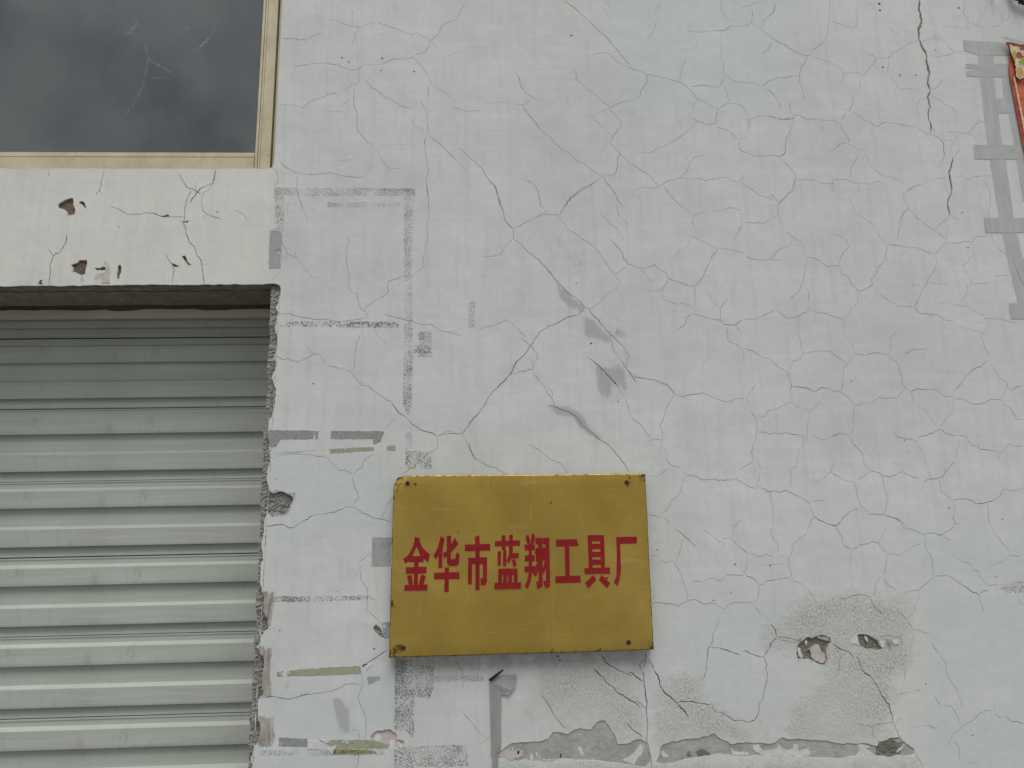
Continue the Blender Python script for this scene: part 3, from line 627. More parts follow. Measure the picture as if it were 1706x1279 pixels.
# ragged underside of the lintel: thin coats of stained render
def ragged_soffit(y0, y1, th, n=90, seed=1):
    r = random.Random(seed)
    b = MB()
    xs = [X_OPEN + (X_JAMB - X_OPEN) * i / n for i in range(n + 1)]
    ya = [y0 + r.uniform(-.002, .002) for _ in xs]
    yb = [y1 + r.uniform(-.007, .005) for _ in xs]
    za = [Z_SOF - th * r.uniform(.6, 1.2) for _ in xs]
    for i, x in enumerate(xs):
        b.v += [(x, ya[i], Z_SOF + .006), (x, yb[i], Z_SOF + .006), (x, ya[i], za[i] + .002), (x, yb[i], za[i])]
    for i in range(n):
        p, q = i * 4, i * 4 + 4
        b.f += [(p + 2, p + 3, q + 3, q + 2), (p + 1, q + 1, q + 3, p + 3), (p, p + 2, q + 2, q)]
    return b
ragged_soffit(.010, .041, .003, seed=3).build('soffit_lip', MAT['soffit'], wall)
ragged_soffit(.051, .176, .004, seed=5).build('soffit', MAT['soffit'], wall)

# the broken vertical edge of the plaster beside the shutter
EDGE = ([(466.8, 477), (467.6, 487), (464, 499), (463, 506), (459, 512), (462.5, 518), (460.6, 534), (458.5, 543), (459, 552.7), (461.7, 559), (461.4, 577.7), (457.5, 592), (459, 603), (458, 617), (453.5, 626), (456.7, 640), (460, 649), (458, 668), (453, 694), (448, 700), (447, 710), (448, 743), (450, 767.6), (446, 782), (444, 795.7), (447, 810), (450.7, 820), (456, 822), (465.7, 818), (475, 820), (482.6, 824), (489, 831), (482.6, 844.5), (473, 856), (462, 852), (456, 854), (445, 854), (440, 871), (440, 884), (435.6, 908), (438.5, 933), (434.5, 940), (433, 972), (439.8, 997), (438, 1018), (446, 1030), (447, 1046), (440, 1051), (428, 1078), (434.5, 1091), (438, 1092), (440, 1104), (436, 1130), (438, 1157), (430.5, 1165), (429, 1194.5), (434, 1215), (430, 1232), (422.5, 1245), (418.6, 1261), (420, 1279), (424, 1300), (418, 1330)])
EDGE = rough_edge(EDGE, 4, 1.1)[:-1]
EDGE = [e for e in EDGE if e[1] > 470]
OPEN_LOW = [(-420, 1345)] + [(-420, 478.5)] + [(x, 476.3 - (x / 452) * 3.6 + random.uniform(-.9, .9)) for x in range(-400, 452, 9)] + [(458, 472), (464, 474)] + EDGE[:-2] + [(418, 1345)]
def wpx(p, y=0.0):
    q = at(p[0], p[1], y)
    return (q.x * 1000, q.z * 1000)
POLY_LOW = [wpx(p) for p in OPEN_LOW]
zs = Z_SILL * 1000
xw = X_WIN * 1000
POLY_WIN = [(-3000, zs), (-3000, 5000), (xw, 5000), (xw, zs + 16), (xw - 4, zs + 6), (xw - 14, zs + 1.5)] + [(xw - 14 - 15 * i, zs + random.uniform(-1.6, 1.2)) for i in range(1, 90)]
if POLY_WIN[-1][0] > -3000:
    pass
HOLE_P = [[wpx(p) for p in rough_edge(tr(c, s), 3.5, .9)] for c, s in HOLES]
BAND_P = [[wpx(p) for p in rough_edge(q, 4, .9)] for q in (BAND_L, BAND_R)]
for x, y, r in PITS:
    k = 7
    HOLE_P.append([wpx((x + r * random.uniform(.6, 1.25) * math.cos(6.283 * i / k), y + .8 * r * random.uniform(.6, 1.25) * math.sin(6.283 * i / k))) for i in range(k)])
POLYS = [np.array(p) for p in [POLY_LOW, POLY_WIN] + HOLE_P + BAND_P]

# ribbons along the cracks (quads in millimetres)
QUADS = []
CAPS = []
MMPX = DIST / F_PX * 1000
def ribbon(width, line):
    P = [line[0]]
    for a, c in zip(line[:-1], line[1:]):
        L = math.hypot(c[0] - a[0], c[1] - a[1])
        k = max(1, int(round(L / 3.2)))
        nx, ny = (-(c[1] - a[1]) / (L + 1e-6), (c[0] - a[0]) / (L + 1e-6))
        for j in range(1, k + 1):
            t = j / k
            w = random.gauss(0, .55) if j < k else random.uniform(-.4, .4)
            P.append((a[0] + (c[0] - a[0]) * t + nx * w, a[1] + (c[1] - a[1]) * t + ny * w))
    W = np.array([wpx(p) for p in P])
    n = len(W)
    if n < 2:
        return
    d = np.gradient(W, axis=0)
    d /= np.linalg.norm(d, axis=1)[:, None] + 1e-9
    nrm = np.stack([-d[:, 1], d[:, 0]], 1)
    t = np.linspace(0, 1, n)
    taper = np.clip(np.minimum(t, 1 - t) * n / 3.5 + .38, 0, 1)
    ctl = rng.random(n // 5 + 3)
    slow = np.interp(np.arange(n) / 5.0, np.arange(len(ctl)), ctl)
    hw = width * MMPX * .5 * taper * (.35 + .75 * slow + .35 * rng.random(n))
    Lp, Rp = W + nrm * hw[:, None], W - nrm * hw[:, None]
    for i in range(n - 1):
        QUADS.append((Lp[i], Lp[i + 1], Rp[i + 1], Rp[i]))
    CAPS.append((Lp[0], Rp[0]))
    CAPS.append((Lp[-1], Rp[-1]))
for w_, l_ in CR:
    ribbon(w_, l_)
Q = np.array(QUADS)
QB = np.concatenate([Q.min(1), Q.max(1)], 1)
SEG = [np.stack([Q[:, 0], Q[:, 1]], 1), np.stack([Q[:, 3], Q[:, 2]], 1), np.array(CAPS)]
for p in POLYS:
    SEG.append(np.stack([p, np.roll(p, -1, 0)], 1))
SEG = np.concatenate(SEG)
SB = np.concatenate([SEG.min(1), SEG.max(1)], 1)
PB = [np.concatenate([p.min(0), p.max(0)]) for p in POLYS]

def in_poly(pt, poly):
    x, y = pt[:, 0][:, None], pt[:, 1][:, None]
    x0, y0 = poly[:, 0][None], poly[:, 1][None]
    x1, y1 = np.roll(poly[:, 0], -1)[None], np.roll(poly[:, 1], -1)[None]
    c = ((y0 > y) != (y1 > y)) & (x < (x1 - x0) * (y - y0) / (y1 - y0 + 1e-12) + x0)
    return c.sum(1) % 2 == 1

def in_quads(pt, q):
    r = np.zeros(len(pt), bool)
    for tri in ((0, 1, 2), (0, 2, 3)):
        a, c, e = (q[:, i][None] for i in tri)
        p = pt[:, None]
        f = lambda u, v: (v[..., 0] - u[..., 0]) * (p[..., 1] - u[..., 1]) - (v[..., 1] - u[..., 1]) * (p[..., 0] - u[..., 0])
        s1, s2, s3 = f(a, c), f(c, e), f(e, a)
        r |= (((s1 >= 0) & (s2 >= 0) & (s3 >= 0)) | ((s1 <= 0) & (s2 <= 0) & (s3 <= 0))).any(1)
    return r

corner = [wpx(p) for p in ((-45, -45), (1751, -45), (1751, 1324), (-45, 1324))]
x_lo, x_hi = min(c[0] for c in corner), max(c[0] for c in corner)
z_lo, z_hi = min(c[1] for c in corner), max(c[1] for c in corner)
TILE, STEP = 92.0, 11.5
nx, nz = int(math.ceil((x_hi - x_lo) / TILE)), int(math.ceil((z_hi - z_lo) / TILE))
x_hi, z_hi = x_lo + nx * TILE, z_lo + nz * TILE
V, Fc = [], []
def tile(ox, oz):
    lo, hi = np.array((ox, oz)), np.array((ox + TILE, oz + TILE))
    ctr = (lo + hi) / 2
    inside_open = [i for i in range(len(POLYS)) if PB[i][0] < hi[0] and PB[i][2] > lo[0] and PB[i][1] < hi[1] and PB[i][3] > lo[1]]
    sel = np.where((SB[:, 0] < hi[0]) & (SB[:, 2] > lo[0]) & (SB[:, 1] < hi[1]) & (SB[:, 3] > lo[1]))[0]
    qs = Q[np.where((QB[:, 0] < hi[0]) & (QB[:, 2] > lo[0]) & (QB[:, 1] < hi[1]) & (QB[:, 3] > lo[1]))[0]]
    k = int(TILE / STEP)
    gx = [ox + STEP * i for i in range(k + 1)]
    gz = [oz + STEP * i for i in range(k + 1)]
    if len(sel) == 0:
        pt = ctr[None]
        if any(in_poly(pt, POLYS[i])[0] for i in inside_open):
            return
        b0 = len(V)
        V.extend((x, 0.0, z) for z in gz for x in gx)
        for j in range(k):
            for i in range(k):
                a = b0 + j * (k + 1) + i
                Fc.append((a, a + 1, a + k + 2, a + k + 1))
        return
    P, E = [], []
    rect = [(0, 0), (TILE, 0), (TILE, TILE), (0, TILE)]
    P += [Vector(r) for r in rect]
    E += [(0, 1), (1, 2), (2, 3), (3, 0)]
    for j in range(k + 1):
        for i in range(k + 1):
            if (i, j) in ((0, 0), (k, 0), (k, k), (0, k)):
                continue
            onb = i in (0, k) or j in (0, k)
            jx, jz = (0, 0) if onb else (random.uniform(-3, 3), random.uniform(-3, 3))
            P.append(Vector((i * STEP + jx, j * STEP + jz)))
    for s in sel:
        a, c = SEG[s] - lo
        P += [Vector(a), Vector(c)]
        E.append((len(P) - 2, len(P) - 1))
    r = delaunay_2d_cdt(P, E, [], 0, 2e-3)
    co = np.array([tuple(v) for v in r[0]])
    tris = [t for t in r[2] if len(t) == 3]
    ta = np.array(tris)
    cen = co[ta].mean(1) + lo
    ok = (cen > lo).all(1) & (cen < hi).all(1)
    gone = np.zeros(len(ta), bool)
    if len(qs):
        gone |= in_quads(cen, qs)
    for i in inside_open:
        gone |= in_poly(cen, POLYS[i])
    keep = ok & ~gone
    used = {}
    def vid(i, back=False):
        key = (i, back)
        if key not in used:
            used[key] = len(V)
            V.append((co[i][0] + ox, SKIN * 1000 if back else 0.0, co[i][1] + oz))
        return used[key]
    ed = {}
    for t, tri in enumerate(tris):
        if ok[t]:
            for e in range(3):
                ed.setdefault(frozenset((tri[e], tri[(e + 1) % 3])), []).append(t)
    for t, tri in enumerate(tris):
        if keep[t]:
            Fc.append(tuple(vid(i) for i in tri))
            for e in range(3):
                a, c = tri[e], tri[(e + 1) % 3]
                nb = ed[frozenset((a, c))]
                if any(gone[u] for u in nb if u != t):
                    Fc.append((vid(a), vid(a, True), vid(c, True), vid(c)))
for j in range(nz):
    for i in range(nx):
        tile(x_lo + i * TILE, z_lo + j * TILE)
# the rest of the wall, outside the close-up
def big(x0, x1, z0, z1):
    if x1 - x0 < 1 or z1 - z0 < 1:
        return
    b0 = len(V)
    V.extend([(x0, 0, z0), (x1, 0, z0), (x1, 0, z1), (x0, 0, z1)])
    Fc.append((b0, b0 + 1, b0 + 2, b0 + 3))
XLm, XRm, ZTm, XJ, XO, ZH = XL * 1000, XR * 1000, ZT * 1000, X_JAMB * 1000, X_OPEN * 1000, Z_HEAD * 1000
big(x_hi, XRm, 0, ZTm)
big(XJ + 8, x_hi, 0, z_lo)
big(xw, x_hi, z_hi, ZTm)
big(XO, xw, max(ZH, z_hi), ZTm)
big(XLm, XO, 0, ZTm)
big(XO, x_lo, Z_SOF * 1000, zs)
V = np.array(V) / 1000.0
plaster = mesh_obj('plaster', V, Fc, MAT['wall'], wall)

# wear and tone of the surface, plus a painted plaque shadow, as soft-edged areas
def area(poly, soft=9.0):
    """0..1 inside a picture polygon with an edge of `soft` pixels"""
    W = np.array([wpx(p) for p in poly])
    pt = V[:, (0, 2)] * 1000
    ins = in_poly_big(pt, W)
    d = np.full(len(pt), 1e9)
    for a, c in zip(W, np.roll(W, -1, 0)):
        ab = c - a
        t = np.clip(((pt - a) @ ab) / (ab @ ab + 1e-9), 0, 1)
        d = np.minimum(d, np.linalg.norm(pt - (a + t[:, None] * ab), axis=1))
    sd = np.where(ins, d, -d) / (soft * MMPX)
    return np.clip(.5 + .5 * sd, 0, 1)
def in_poly_big(pt, W):
    r = np.zeros(len(pt), bool)
    for a, c in zip(W, np.roll(W, -1, 0)):
        cond = ((a[1] > pt[:, 1]) != (c[1] > pt[:, 1])) & (pt[:, 0] < (c[0] - a[0]) * (pt[:, 1] - a[1]) / (c[1] - a[1] + 1e-12) + a[0])
        r ^= cond
    return r
wear_shade = np.zeros((len(V), 4), np.float32)
tone = np.zeros((len(V), 4), np.float32)
wear_shade[:, 3] = tone[:, 3] = 1
def mark(arr, ch, amt, poly, soft=9):
    arr[:, ch] = np.maximum(arr[:, ch], amt * area(poly, soft))
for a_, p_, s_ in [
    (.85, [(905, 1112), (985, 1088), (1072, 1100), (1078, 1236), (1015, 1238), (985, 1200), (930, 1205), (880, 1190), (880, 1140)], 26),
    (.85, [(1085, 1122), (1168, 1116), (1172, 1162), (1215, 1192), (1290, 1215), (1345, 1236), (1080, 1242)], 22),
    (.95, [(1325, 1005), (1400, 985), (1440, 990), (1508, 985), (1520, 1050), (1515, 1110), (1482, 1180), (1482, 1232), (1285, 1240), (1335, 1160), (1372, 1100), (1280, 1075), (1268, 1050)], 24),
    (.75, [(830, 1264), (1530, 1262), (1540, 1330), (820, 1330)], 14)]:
    mark(wear_shade, 0, a_, p_, s_)
for a_, p_, s_ in [
    (.9, tr('D', '545,625 690,745 722,787 700,815 620,790 560,720'), 10),
    (.8, tr('D', '860,900 940,910 975,960 970,1000 900,960'), 10),
    (.75, tr('D', '700,830 780,850 900,990 890,1040 830,1000 760,990 700,960'), 10),
    (.9, tr('H', '790,40 980,30 980,190 920,160 870,250 800,200'), 14),
    (.95, tr('H', '500,270 640,290 720,340 760,420 860,500 800,500 690,420 640,350 530,330'), 9),
    (.45, tr('D', '380,290 600,250 830,480 760,640 540,620 450,440'), 40),
    (.35, tr('D', '40,560 480,540 480,820 60,830'), 50),
    (.35, [(530, 440), (680, 430), (660, 480), (520, 490)], 30),
    (.35, [(870, 120), (1060, 100), (1040, 190), (900, 200)], 50),
    (.7, [(640, 1095), (1090, 1083), (1085, 1112), (650, 1122)], 14),  # contact shadow below the plaque, painted into the wall colour
    (.35, [(470, 1120), (600, 1120), (600, 1160), (460, 1165)], 20),
    (.85, tr('S', '570,830 640,830 690,930 690,1060 640,1060 600,980'), 9),
    (.5, tr('S', '230,730 300,720 540,740 540,790 240,810'), 12),
    (.4, tr('S', '150,320 720,330 720,380 150,370'), 12),
    (.6, tr('L', '1480,630 1560,580 1720,570 1720,680 1550,680'), 8),
    (.45, [(1600, -40), (1750, -40), (1750, 66), (1605, 60)], 50),
    (.3, [(480, 640), (600, 640), (600, 700), (480, 700)], 40)]:
    mark(wear_shade, 1, a_, p_, s_)
for a_, p_, s_ in [
    (.9, [(436, 985), (460, 985), (452, 1048), (438, 1048)], 7), (.9, [(428, 1074), (453, 1080), (452, 1160), (430, 1163)], 7),
    (.85, [(428, 1190), (456, 1193), (455, 1243), (428, 1243)], 7), (.8, [(448, 812), (494, 820), (482, 860), (446, 858)], 7),
    (.5, [(434, 900), (446, 900), (444, 960), (434, 960)], 5),
    (.55, tr('U', '380,880 520,890 620,900 620,985 400,985'), 14), (.5, tr('U', '-400,930 130,930 330,960 330,1000 -400,1000'), 10), (.45, tr('U', '-400,-110 900,-110 1500,-108 1500,-95 900,-92 -400,-90'), 5), (.5, tr('U', '1290,790 1420,760 1500,812 1480,840 1310,840'), 6), (.55, tr('U', '260,290 380,300 380,350 280,340'), 7),
    (.55, tr('O', '640,90 1000,80 1000,370 650,330'), 10), (.55, tr('O', '1200,70 1450,90 1640,110 1640,220 1230,240'), 10)]:
    mark(wear_shade, 2, a_, p_, s_)
mark(tone, 0, .75, [(-60, 276), (456, 276), (462, 470), (-60, 482)], 12)
mark(tone, 0, .5, [(1440, 1030), (1530, 1030), (1530, 1260), (1440, 1260)], 40)
for p_ in ([(440, 1110), (660, 1100), (660, 1330), (430, 1330)], [(1010, -40), (1330, -40), (1300, 180), (1030, 200)], [(1100, 1000), (1330, 1000), (1300, 1180), (1110, 1180)], [(450, 760), (660, 760), (655, 900), (440, 900)], [(1520, 880), (1750, 880), (1750, 1330), (1520, 1330)]):
    mark(tone, 1, .8, p_, 40)
for nme, arr in (('wear_shade', wear_shade), ('tone', tone)):
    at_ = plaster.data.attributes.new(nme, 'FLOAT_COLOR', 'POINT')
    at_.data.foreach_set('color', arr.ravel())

# mortar of the filled chase, and the render seen in the deeper holes
def under(name, mat, poly, depth, parent=wall):
    return MB().plate([at(px, py, depth) for px, py in poly], SKIN - depth + .02 if depth < SKIN else .01).build(name, mat, parent)
under('mortar_fill', MAT['mortar'], [(805, 1190), (1090, 1190), (1087, 1290), (805, 1290)], .0020)
under('mortar_fill', MAT['mortar'], [(1091, 1200), (1545, 1205), (1548, 1290), (1088, 1290)], .0020)
under('exposed_render', MAT['moss'], tr('O', '650,70 1010,70 1010,380 650,380'), .0052)
under('exposed_render', MAT['moss'], tr('O', '1200,70 1460,70 1460,250 1200,250'), .0052)
under('exposed_render', MAT['moss'], tr('P', '318,990 575,990 520,1192 318,1192'), .0014)
under('exposed_render', MAT['pink'], tr('S', '800,1020 1045,1020 1045,1175 800,1175'), .0045)

# islands of old plaster left in the holes
def island(c, s, mat='remnant', depth=.0012, name='plaster_remnant', amp=.9):
    p = [at(px, py, depth) for px, py in rough_edge(tr(c, s), 2.5, amp)]
    return MB().plate(p, .0035).build(name, MAT[mat], wall)
for c, s, mt in [
    ('O', '750,240 800,225 805,290 850,325 900,345 935,325 930,260 895,240 880,190 850,175 810,205', 'pink'),
    ('O', '690,215 705,205 715,240 735,275 725,300 700,285 690,250', 'remnant'),
    ('O', '760,140 775,150 765,190 752,165', 'remnant'), ('O', '850,105 960,110 975,150 920,140 870,125', 'mortar'),
    ('O', '1280,100 1310,125 1320,165 1300,150 1285,125', 'remnant'), ('O', '1240,180 1290,215 1350,218 1280,224', 'pink'),
    ('N', '725,1095 790,1070 830,1045 860,1000 890,960 920,990 900,1050 860,1090 830,1140 790,1120', 'remnant'),
    ('N', '335,985 355,980 390,1040 375,1065 350,1030', 'remnant'), ('N', '1075,1030 1100,1015 1150,1075 1090,1070', 'remnant'),
    ('N', '175,1040 190,1035 185,1080 172,1075', 'remnant'), ('N', '350,1098 390,1098 470,1110 420,1104', 'remnant'), ('N', '25,1085 45,1080 42,1098 28,1100', 'remnant'),
    ('N', '1385,1020 1445,1000 1510,1040 1500,1065 1400,1065', 'moss'), ('N', '1300,1045 1330,1008 1345,1060 1310,1068', 'moss'),
    ('O', '90,1100 130,1130 250,1140 260,1162 110,1162', 'remnant'),
    ('O', '285,1075 340,1060 370,1120 500,1110 520,1070 560,1110 640,1115 650,1065 690,1070 700,1130 790,1100 805,1158 720,1176 600,1166 380,1162 300,1120', 'remnant'),
    ('O', '1210,1070 1260,1062 1330,1090 1290,1105 1340,1135 1390,1160 1200,1165 1245,1120', 'remnant'),
    ('M', '1290,1040 1320,1045 1325,1090 1305,1100', 'remnant'), ('M', '1345,1030 1365,1040 1358,1065 1345,1055', 'remnant'), ('M', '1140,980 1150,1000 1142,1030', 'remnant'), ('M', '1185,1010 1200,1000 1200,1040 1180,1050', 'remnant'), ('M', '1560,1035 1575,1035 1572,1085 1560,1080', 'remnant'),
    ('M', '1000,1050 1080,1010 1130,1020 1240,1010 1230,1060 1130,1100 1040,1080', 'pink'),
    ('S', '855,1065 885,1090 890,1135 832,1112', 'remnant'), ('S', '938,1112 970,1112 974,1150 936,1146', 'remnant'), ('S', '985,1120 1025,1140 1025,1160 990,1145', 'remnant'),
    ('P', '470,1030 520,1015 540,1045 510,1060', 'mortar'), ('P', '500,1130 570,1065 575,1075 510,1150', 'remnant')]:
    island(c, s, mt)
# pale flakes standing a little proud of the paint
for c, s, mt in [('O', '1150,150 1210,95 1225,140 1240,190 1200,170 1165,170', 'remnant'), ('O', '1410,150 1470,150 1450,190 1480,205 1430,200', 'remnant'), ('O', '1530,150 1570,130 1605,150 1590,175 1545,180', 'remnant'),
                 ('U', '640,778 660,766 690,790 700,850 692,930 698,975 616,975 616,920 580,885 650,872 662,842', 'pink'), ('S', '422,1108 478,1110 495,1160 425,1162', 'remnant'), ('S', '508,1102 572,1112 540,1126', 'remnant'), ('S', '548,1160 605,1134 600,1152 575,1195', 'remnant'), ('S', '800,640 825,618 830,630 790,665', 'remnant')]:
    island(c, s, mt, -.0012, 'plaster_flake', .5)

# ------------------------------------------------------------------ glue and tape ghosts on the paint
def residue(mat, poly, off=.0006, name='tape_residue'):
    return MB().plate([at(px, py) for px, py in rough_edge(poly, 4, .8)], .0004, off).build(name, MAT[mat], wall)
def rq(x0, y0, x1, y1, k=0.0):
    return [(x0, y0), (x1, y0 + k * (x1 - x0)), (x1, y1 + k * (x1 - x0)), (x0, y1)]
for mat, poly in [
    ('speck_soft', [(457, 312), (692, 314), (692, 326), (457, 326)]), ('speck_soft', [(600, 313), (688, 314.5), (688, 318), (600, 316)]),
    ('speck_soft', [(457, 327), (474, 327), (473, 384), (457, 384)]), ('speck', [(460, 342), (473, 342), (472, 382), (459, 382)]), ('ghost_pale', [(450, 384), (470, 384), (467, 447), (448, 447)]),
    ('speck_soft', [(673.5, 327), (689, 327), (686, 455), (673, 455)]), ('speck_soft', [(674, 456), (686.5, 456), (687, 552), (673, 552)]),
    ('speck_soft', rq(545, 337, 666, 345)), ('speck_purple', [(466, 535), (664, 536), (664, 546), (466, 544)]),
    ('speck', [(673, 553), (687, 553), (686, 672), (680, 693), (672, 675)]), ('speck_soft', rq(697, 551, 720, 595)), ('speck', rq(699, 552, 707, 566)), ('speck', rq(688, 575, 719, 588)),
    ('speck_soft', rq(676, 720, 687, 780)), ('speck', rq(676, 751, 719, 781)), ('speck_soft', rq(781, 500, 792, 545)),
    ('speck', rq(455, 993, 516, 1002)), ('speck', [(524, 993), (618, 992), (625, 998), (521, 1002)]),
    ('ghost', [(448, 716), (524, 717), (522, 731), (468, 732), (460, 744), (449, 744)]), ('ghost', [(551, 718), (640, 718), (634, 736), (622, 740), (622, 731), (551, 731)]), ('ghost', [(525, 718), (531, 718), (530, 731), (525, 731)]),
    ('olive', [(550, 747.5), (622, 744), (623, 750), (550, 755)]), ('olive', rq(645, 742, 659, 750)), ('speck_soft', [(455, 753), (548, 748), (548, 751), (455, 757)]),
    ('ghost_pale', [(620, 895), (653, 895), (650, 943), (619, 943)]), ('ghost_pale', [(635, 1037), (650, 1036), (650, 1062), (640, 1064)]),
    ('speck', [(658, 1098), (689, 1098), (690, 1215), (688, 1228), (674, 1216), (657, 1216)]), ('speck', [(690, 1108), (723, 1109), (722, 1146), (715, 1164), (678, 1156), (677, 1150), (690, 1146)]), ('speck_soft', rq(723, 1126, 806, 1135)),
    ('speck', [(657, 1248), (682, 1243), (780, 1241), (780, 1275), (735, 1278), (690, 1276), (690, 1330), (655, 1330)]),
    ('olive', [(462, 1119), (510, 1114), (600, 1109), (601, 1122), (560, 1124), (462, 1127)]), ('ghost', [(465, 1228), (512, 1230), (512, 1244), (464, 1243)]), ('olive', [(532, 1233), (617, 1232), (648, 1240), (647, 1246), (560, 1247)]), ('yellow', [(553, 1247), (620, 1249), (628, 1255), (556, 1257)]),
    ('speck', tr('L', '1490,635 1560,585 1740,570 1740,678 1550,678')), ('speck_soft', rq(432, 1249, 640, 1258)), ('ghost_pale', [(612, 1127), (634, 1127), (633, 1132), (614, 1140)])]:
    residue(mat, poly)

# ------------------------------------------------------------------ roller shutter
Y_SH = .24                                  # valleys of the curtain
sh = empty('roller_shutter', ((X_OPEN + X_JAMB) / 2, Y_SH, 0), 'closed grey green ribbed metal roller shutter under the lintel', 'shutter')
zA = at(200, 680, Y_SH).z
zB = at(200, 1194, Y_SH).z
PITCH = (zA - zB) / 4.0
RIB = .015
prof = [(0.0, 0), (.004, -.002), (.022, -.002), (.026, 0), (.092, 0), (.128, -RIB), (.325, -RIB), (.352, -RIB * .95), (.358, .0012), (.595, 0), (.632, -RIB), (.83, -RIB), (.857, -RIB * .95), (.863, .0012), (.962, 0), (.967, -.003), (.988, -.003), (.994, .001)]
x0s, x1s = X_OPEN - .03, X_JAMB + .05
def slat_mesh():
    b = MB()
    n = len(prof)
    nxs = 14
    for i in range(nxs + 1):
        x = x0s + (x1s - x0s) * i / nxs
        b.v += [(x, y, -t * PITCH) for t, y in prof] + [(x, y + .0016, -t * PITCH) for t, y in prof]
    for i in range(nxs):
        p, q = i * 2 * n, (i + 1) * 2 * n
        for j in range(n - 1):
            b.f += [(p + j, p + j + 1, q + j + 1, q + j), (p + n + j + 1, p + n + j, q + n + j, q + n + j + 1)]
        b.f += [(p, q, q + n, p + n), (p + n - 1, p + 2 * n - 1, q + 2 * n - 1, q + n - 1)]
    me = bpy.data.meshes.new('slat')
    me.from_pydata(b.v, [], b.f)
    me.materials.append(MAT['shutter'])
    return me
sm = slat_mesh()
k0 = -2
nsl = int(zA / PITCH) + 1
for k in range(k0, nsl):
    o = bpy.data.objects.new('slat', sm)
    COL.objects.link(o)
    o.parent = sh
    o.location = (0 - sh.location.x, random.uniform(-.0015, .0015), zA - k * PITCH + random.uniform(-.001, .001))
    o.rotation_euler = (random.uniform(-.012, .012), random.uniform(-.0007, .0007), 0)
MB().box(x0s, x1s, Y_SH - .012, Y_SH + .02, 0.012, zA - nsl * PITCH - .002).build('bottom_bar', MAT['shutter'], sh)
# head bar with uneven dried mortar along its top
zb1, zb0 = at(220, 516.5, .195).z, at(220, 528.5, .195).z
b = MB()
n = 70
for i in range(n + 1):
    x = X_OPEN + (X_JAMB + .04 - X_OPEN) * i / n
    b.v += [(x, .195, zb0 + random.uniform(-.001, .001)), (x, .195, zb1 + random.uniform(-.003, .004)), (x, .215, zb1 + .002), (x, .215, zb0)]
for i in range(n):
    p, q = 4 * i, 4 * i + 4
    b.f += [(p, q, q + 1, p + 1), (p + 1, q + 1, q + 2, p + 2), (p + 3, p + 2, q + 2, q + 3), (p, p + 3, q + 3, q)]
b.build('head_bar', MAT['bar'], sh)
for x in (X_JAMB - .004, X_OPEN - .03):
    MB().box(x, x + .034, Y_SH - .03, Y_SH - .016, 0.005, zb0 - .004).box(x, x + .034, Y_SH + .012, Y_SH + .02, 0.005, zb0 - .004).build('guide_rail', MAT['shutter'], sh)

# ------------------------------------------------------------------ window
YF = .022
win = empty('window', ((X_OPEN + X_WIN) / 2, YF, Z_SILL), 'cream aluminium framed window with dark dusty glass above the lintel', 'window')
win['kind'] = 'thing'
def fx(px, py):
    return at(px, py, YF).x
xi = (fx(440, 0) + fx(424, 250)) / 2          # inner edge of the stile
z_r = at(210, 252.5, YF).z                    # top of the bottom rail
z_b = Z_SILL - .012
xo = X_WIN + .006
w_st = xo - xi
st = MB()
st.box(xi, xi + .0075, YF + .002, YF + .05, z_b, Z_HEAD)            # glazing bead
st.box(xi + .010, xi + .016, YF + .000, YF + .05, z_b, Z_HEAD)
st.box(xi + .018, xi + w_st * .66, YF - .003, YF + .05, z_b, Z_HEAD)
st.build('stile', MAT['frame'], win)
st = MB()
st.box(xi + w_st * .66 + .0045, xo, YF + .004, YF + .05, z_b, Z_HEAD)
st.build('outer_frame', MAT['frame'], win)
MB().box(xi + .002, xo - .004, YF + .012, YF + .046, z_b, Z_HEAD).build('gasket', MAT['frame_line'], win)
ra = MB()
ra.box(X_OPEN, xi - .0015, YF + .004, YF + .05, z_r - .008, z_r)
ra.box(X_OPEN, xi - .0015, YF + .000, YF + .05, z_r - .016, z_r - .010)
ra.box(X_OPEN, xi - .0015, YF - .001, YF + .05, z_b, z_r - .0185)
rail = ra.build('bottom_rail', MAT['frame'], win)
MB().box(X_OPEN, xi - .003, YF + .012, YF + .046, z_b, z_r - .002).build('gasket', MAT['frame_line'], win)
MB().box(X_OPEN, xi - .0015, YF, YF + .05, Z_HEAD - .06, Z_HEAD).build('top_rail', MAT['frame'], win)
MB().box(X_OPEN, X_OPEN + .06, YF - .001, YF + .05, z_r + .001, Z_HEAD - .062).build('stile', MAT['frame'], win)
pane = MB().box(X_OPEN + .05, xi + .006, YF + .022, YF + .027, z_r - .006, Z_HEAD - .05).build('pane', MAT['glass'], win)
yp = YF + .0212
def smear(c, s, w, amp=1.0):
    line = tr(c, s)
    for a_, w_ in ((0, w),):
        b = MB()
        n = len(line)
        for i, (x, y) in enumerate(line):
            a, d = line[max(0, i - 1)], line[min(n - 1, i + 1)]
            L = math.hypot(d[0] - a[0], d[1] - a[1])
            nx_, ny_ = -(d[1] - a[1]) / L, (d[0] - a[0]) / L
            ww = w_ * (.3 + .7 * math.sin(math.pi * (i + .5) / n))
            b.v += [tuple(at(x + nx_ * ww, y + ny_ * ww, yp)), tuple(at(x - nx_ * ww, y - ny_ * ww, yp))]
        for i in range(n - 1):
            b.f.append((2 * i, 2 * i + 1, 2 * i + 3, 2 * i + 2))
        b.build('dust_smear', MAT['smear'], pane)
smear('_', '241,75 245,86 248,96 246,108 243,120 240,138 236,148 230,160 224,172', 2.2)
smear('_', '224,172 217,182 209,193', 1.4)
smear('_', '247,95 254,102 264,109 276,115 290,121', 1.5)
smear('_', '256,130 268,130 278,129', 1.4)
smear('_', '276,114 284,122 294,130', 1.6)
smear('_', '206,60 218,52 228,42 232,36', 4)
smear('_', '326,86 340,72 352,58 358,44', 2.5)
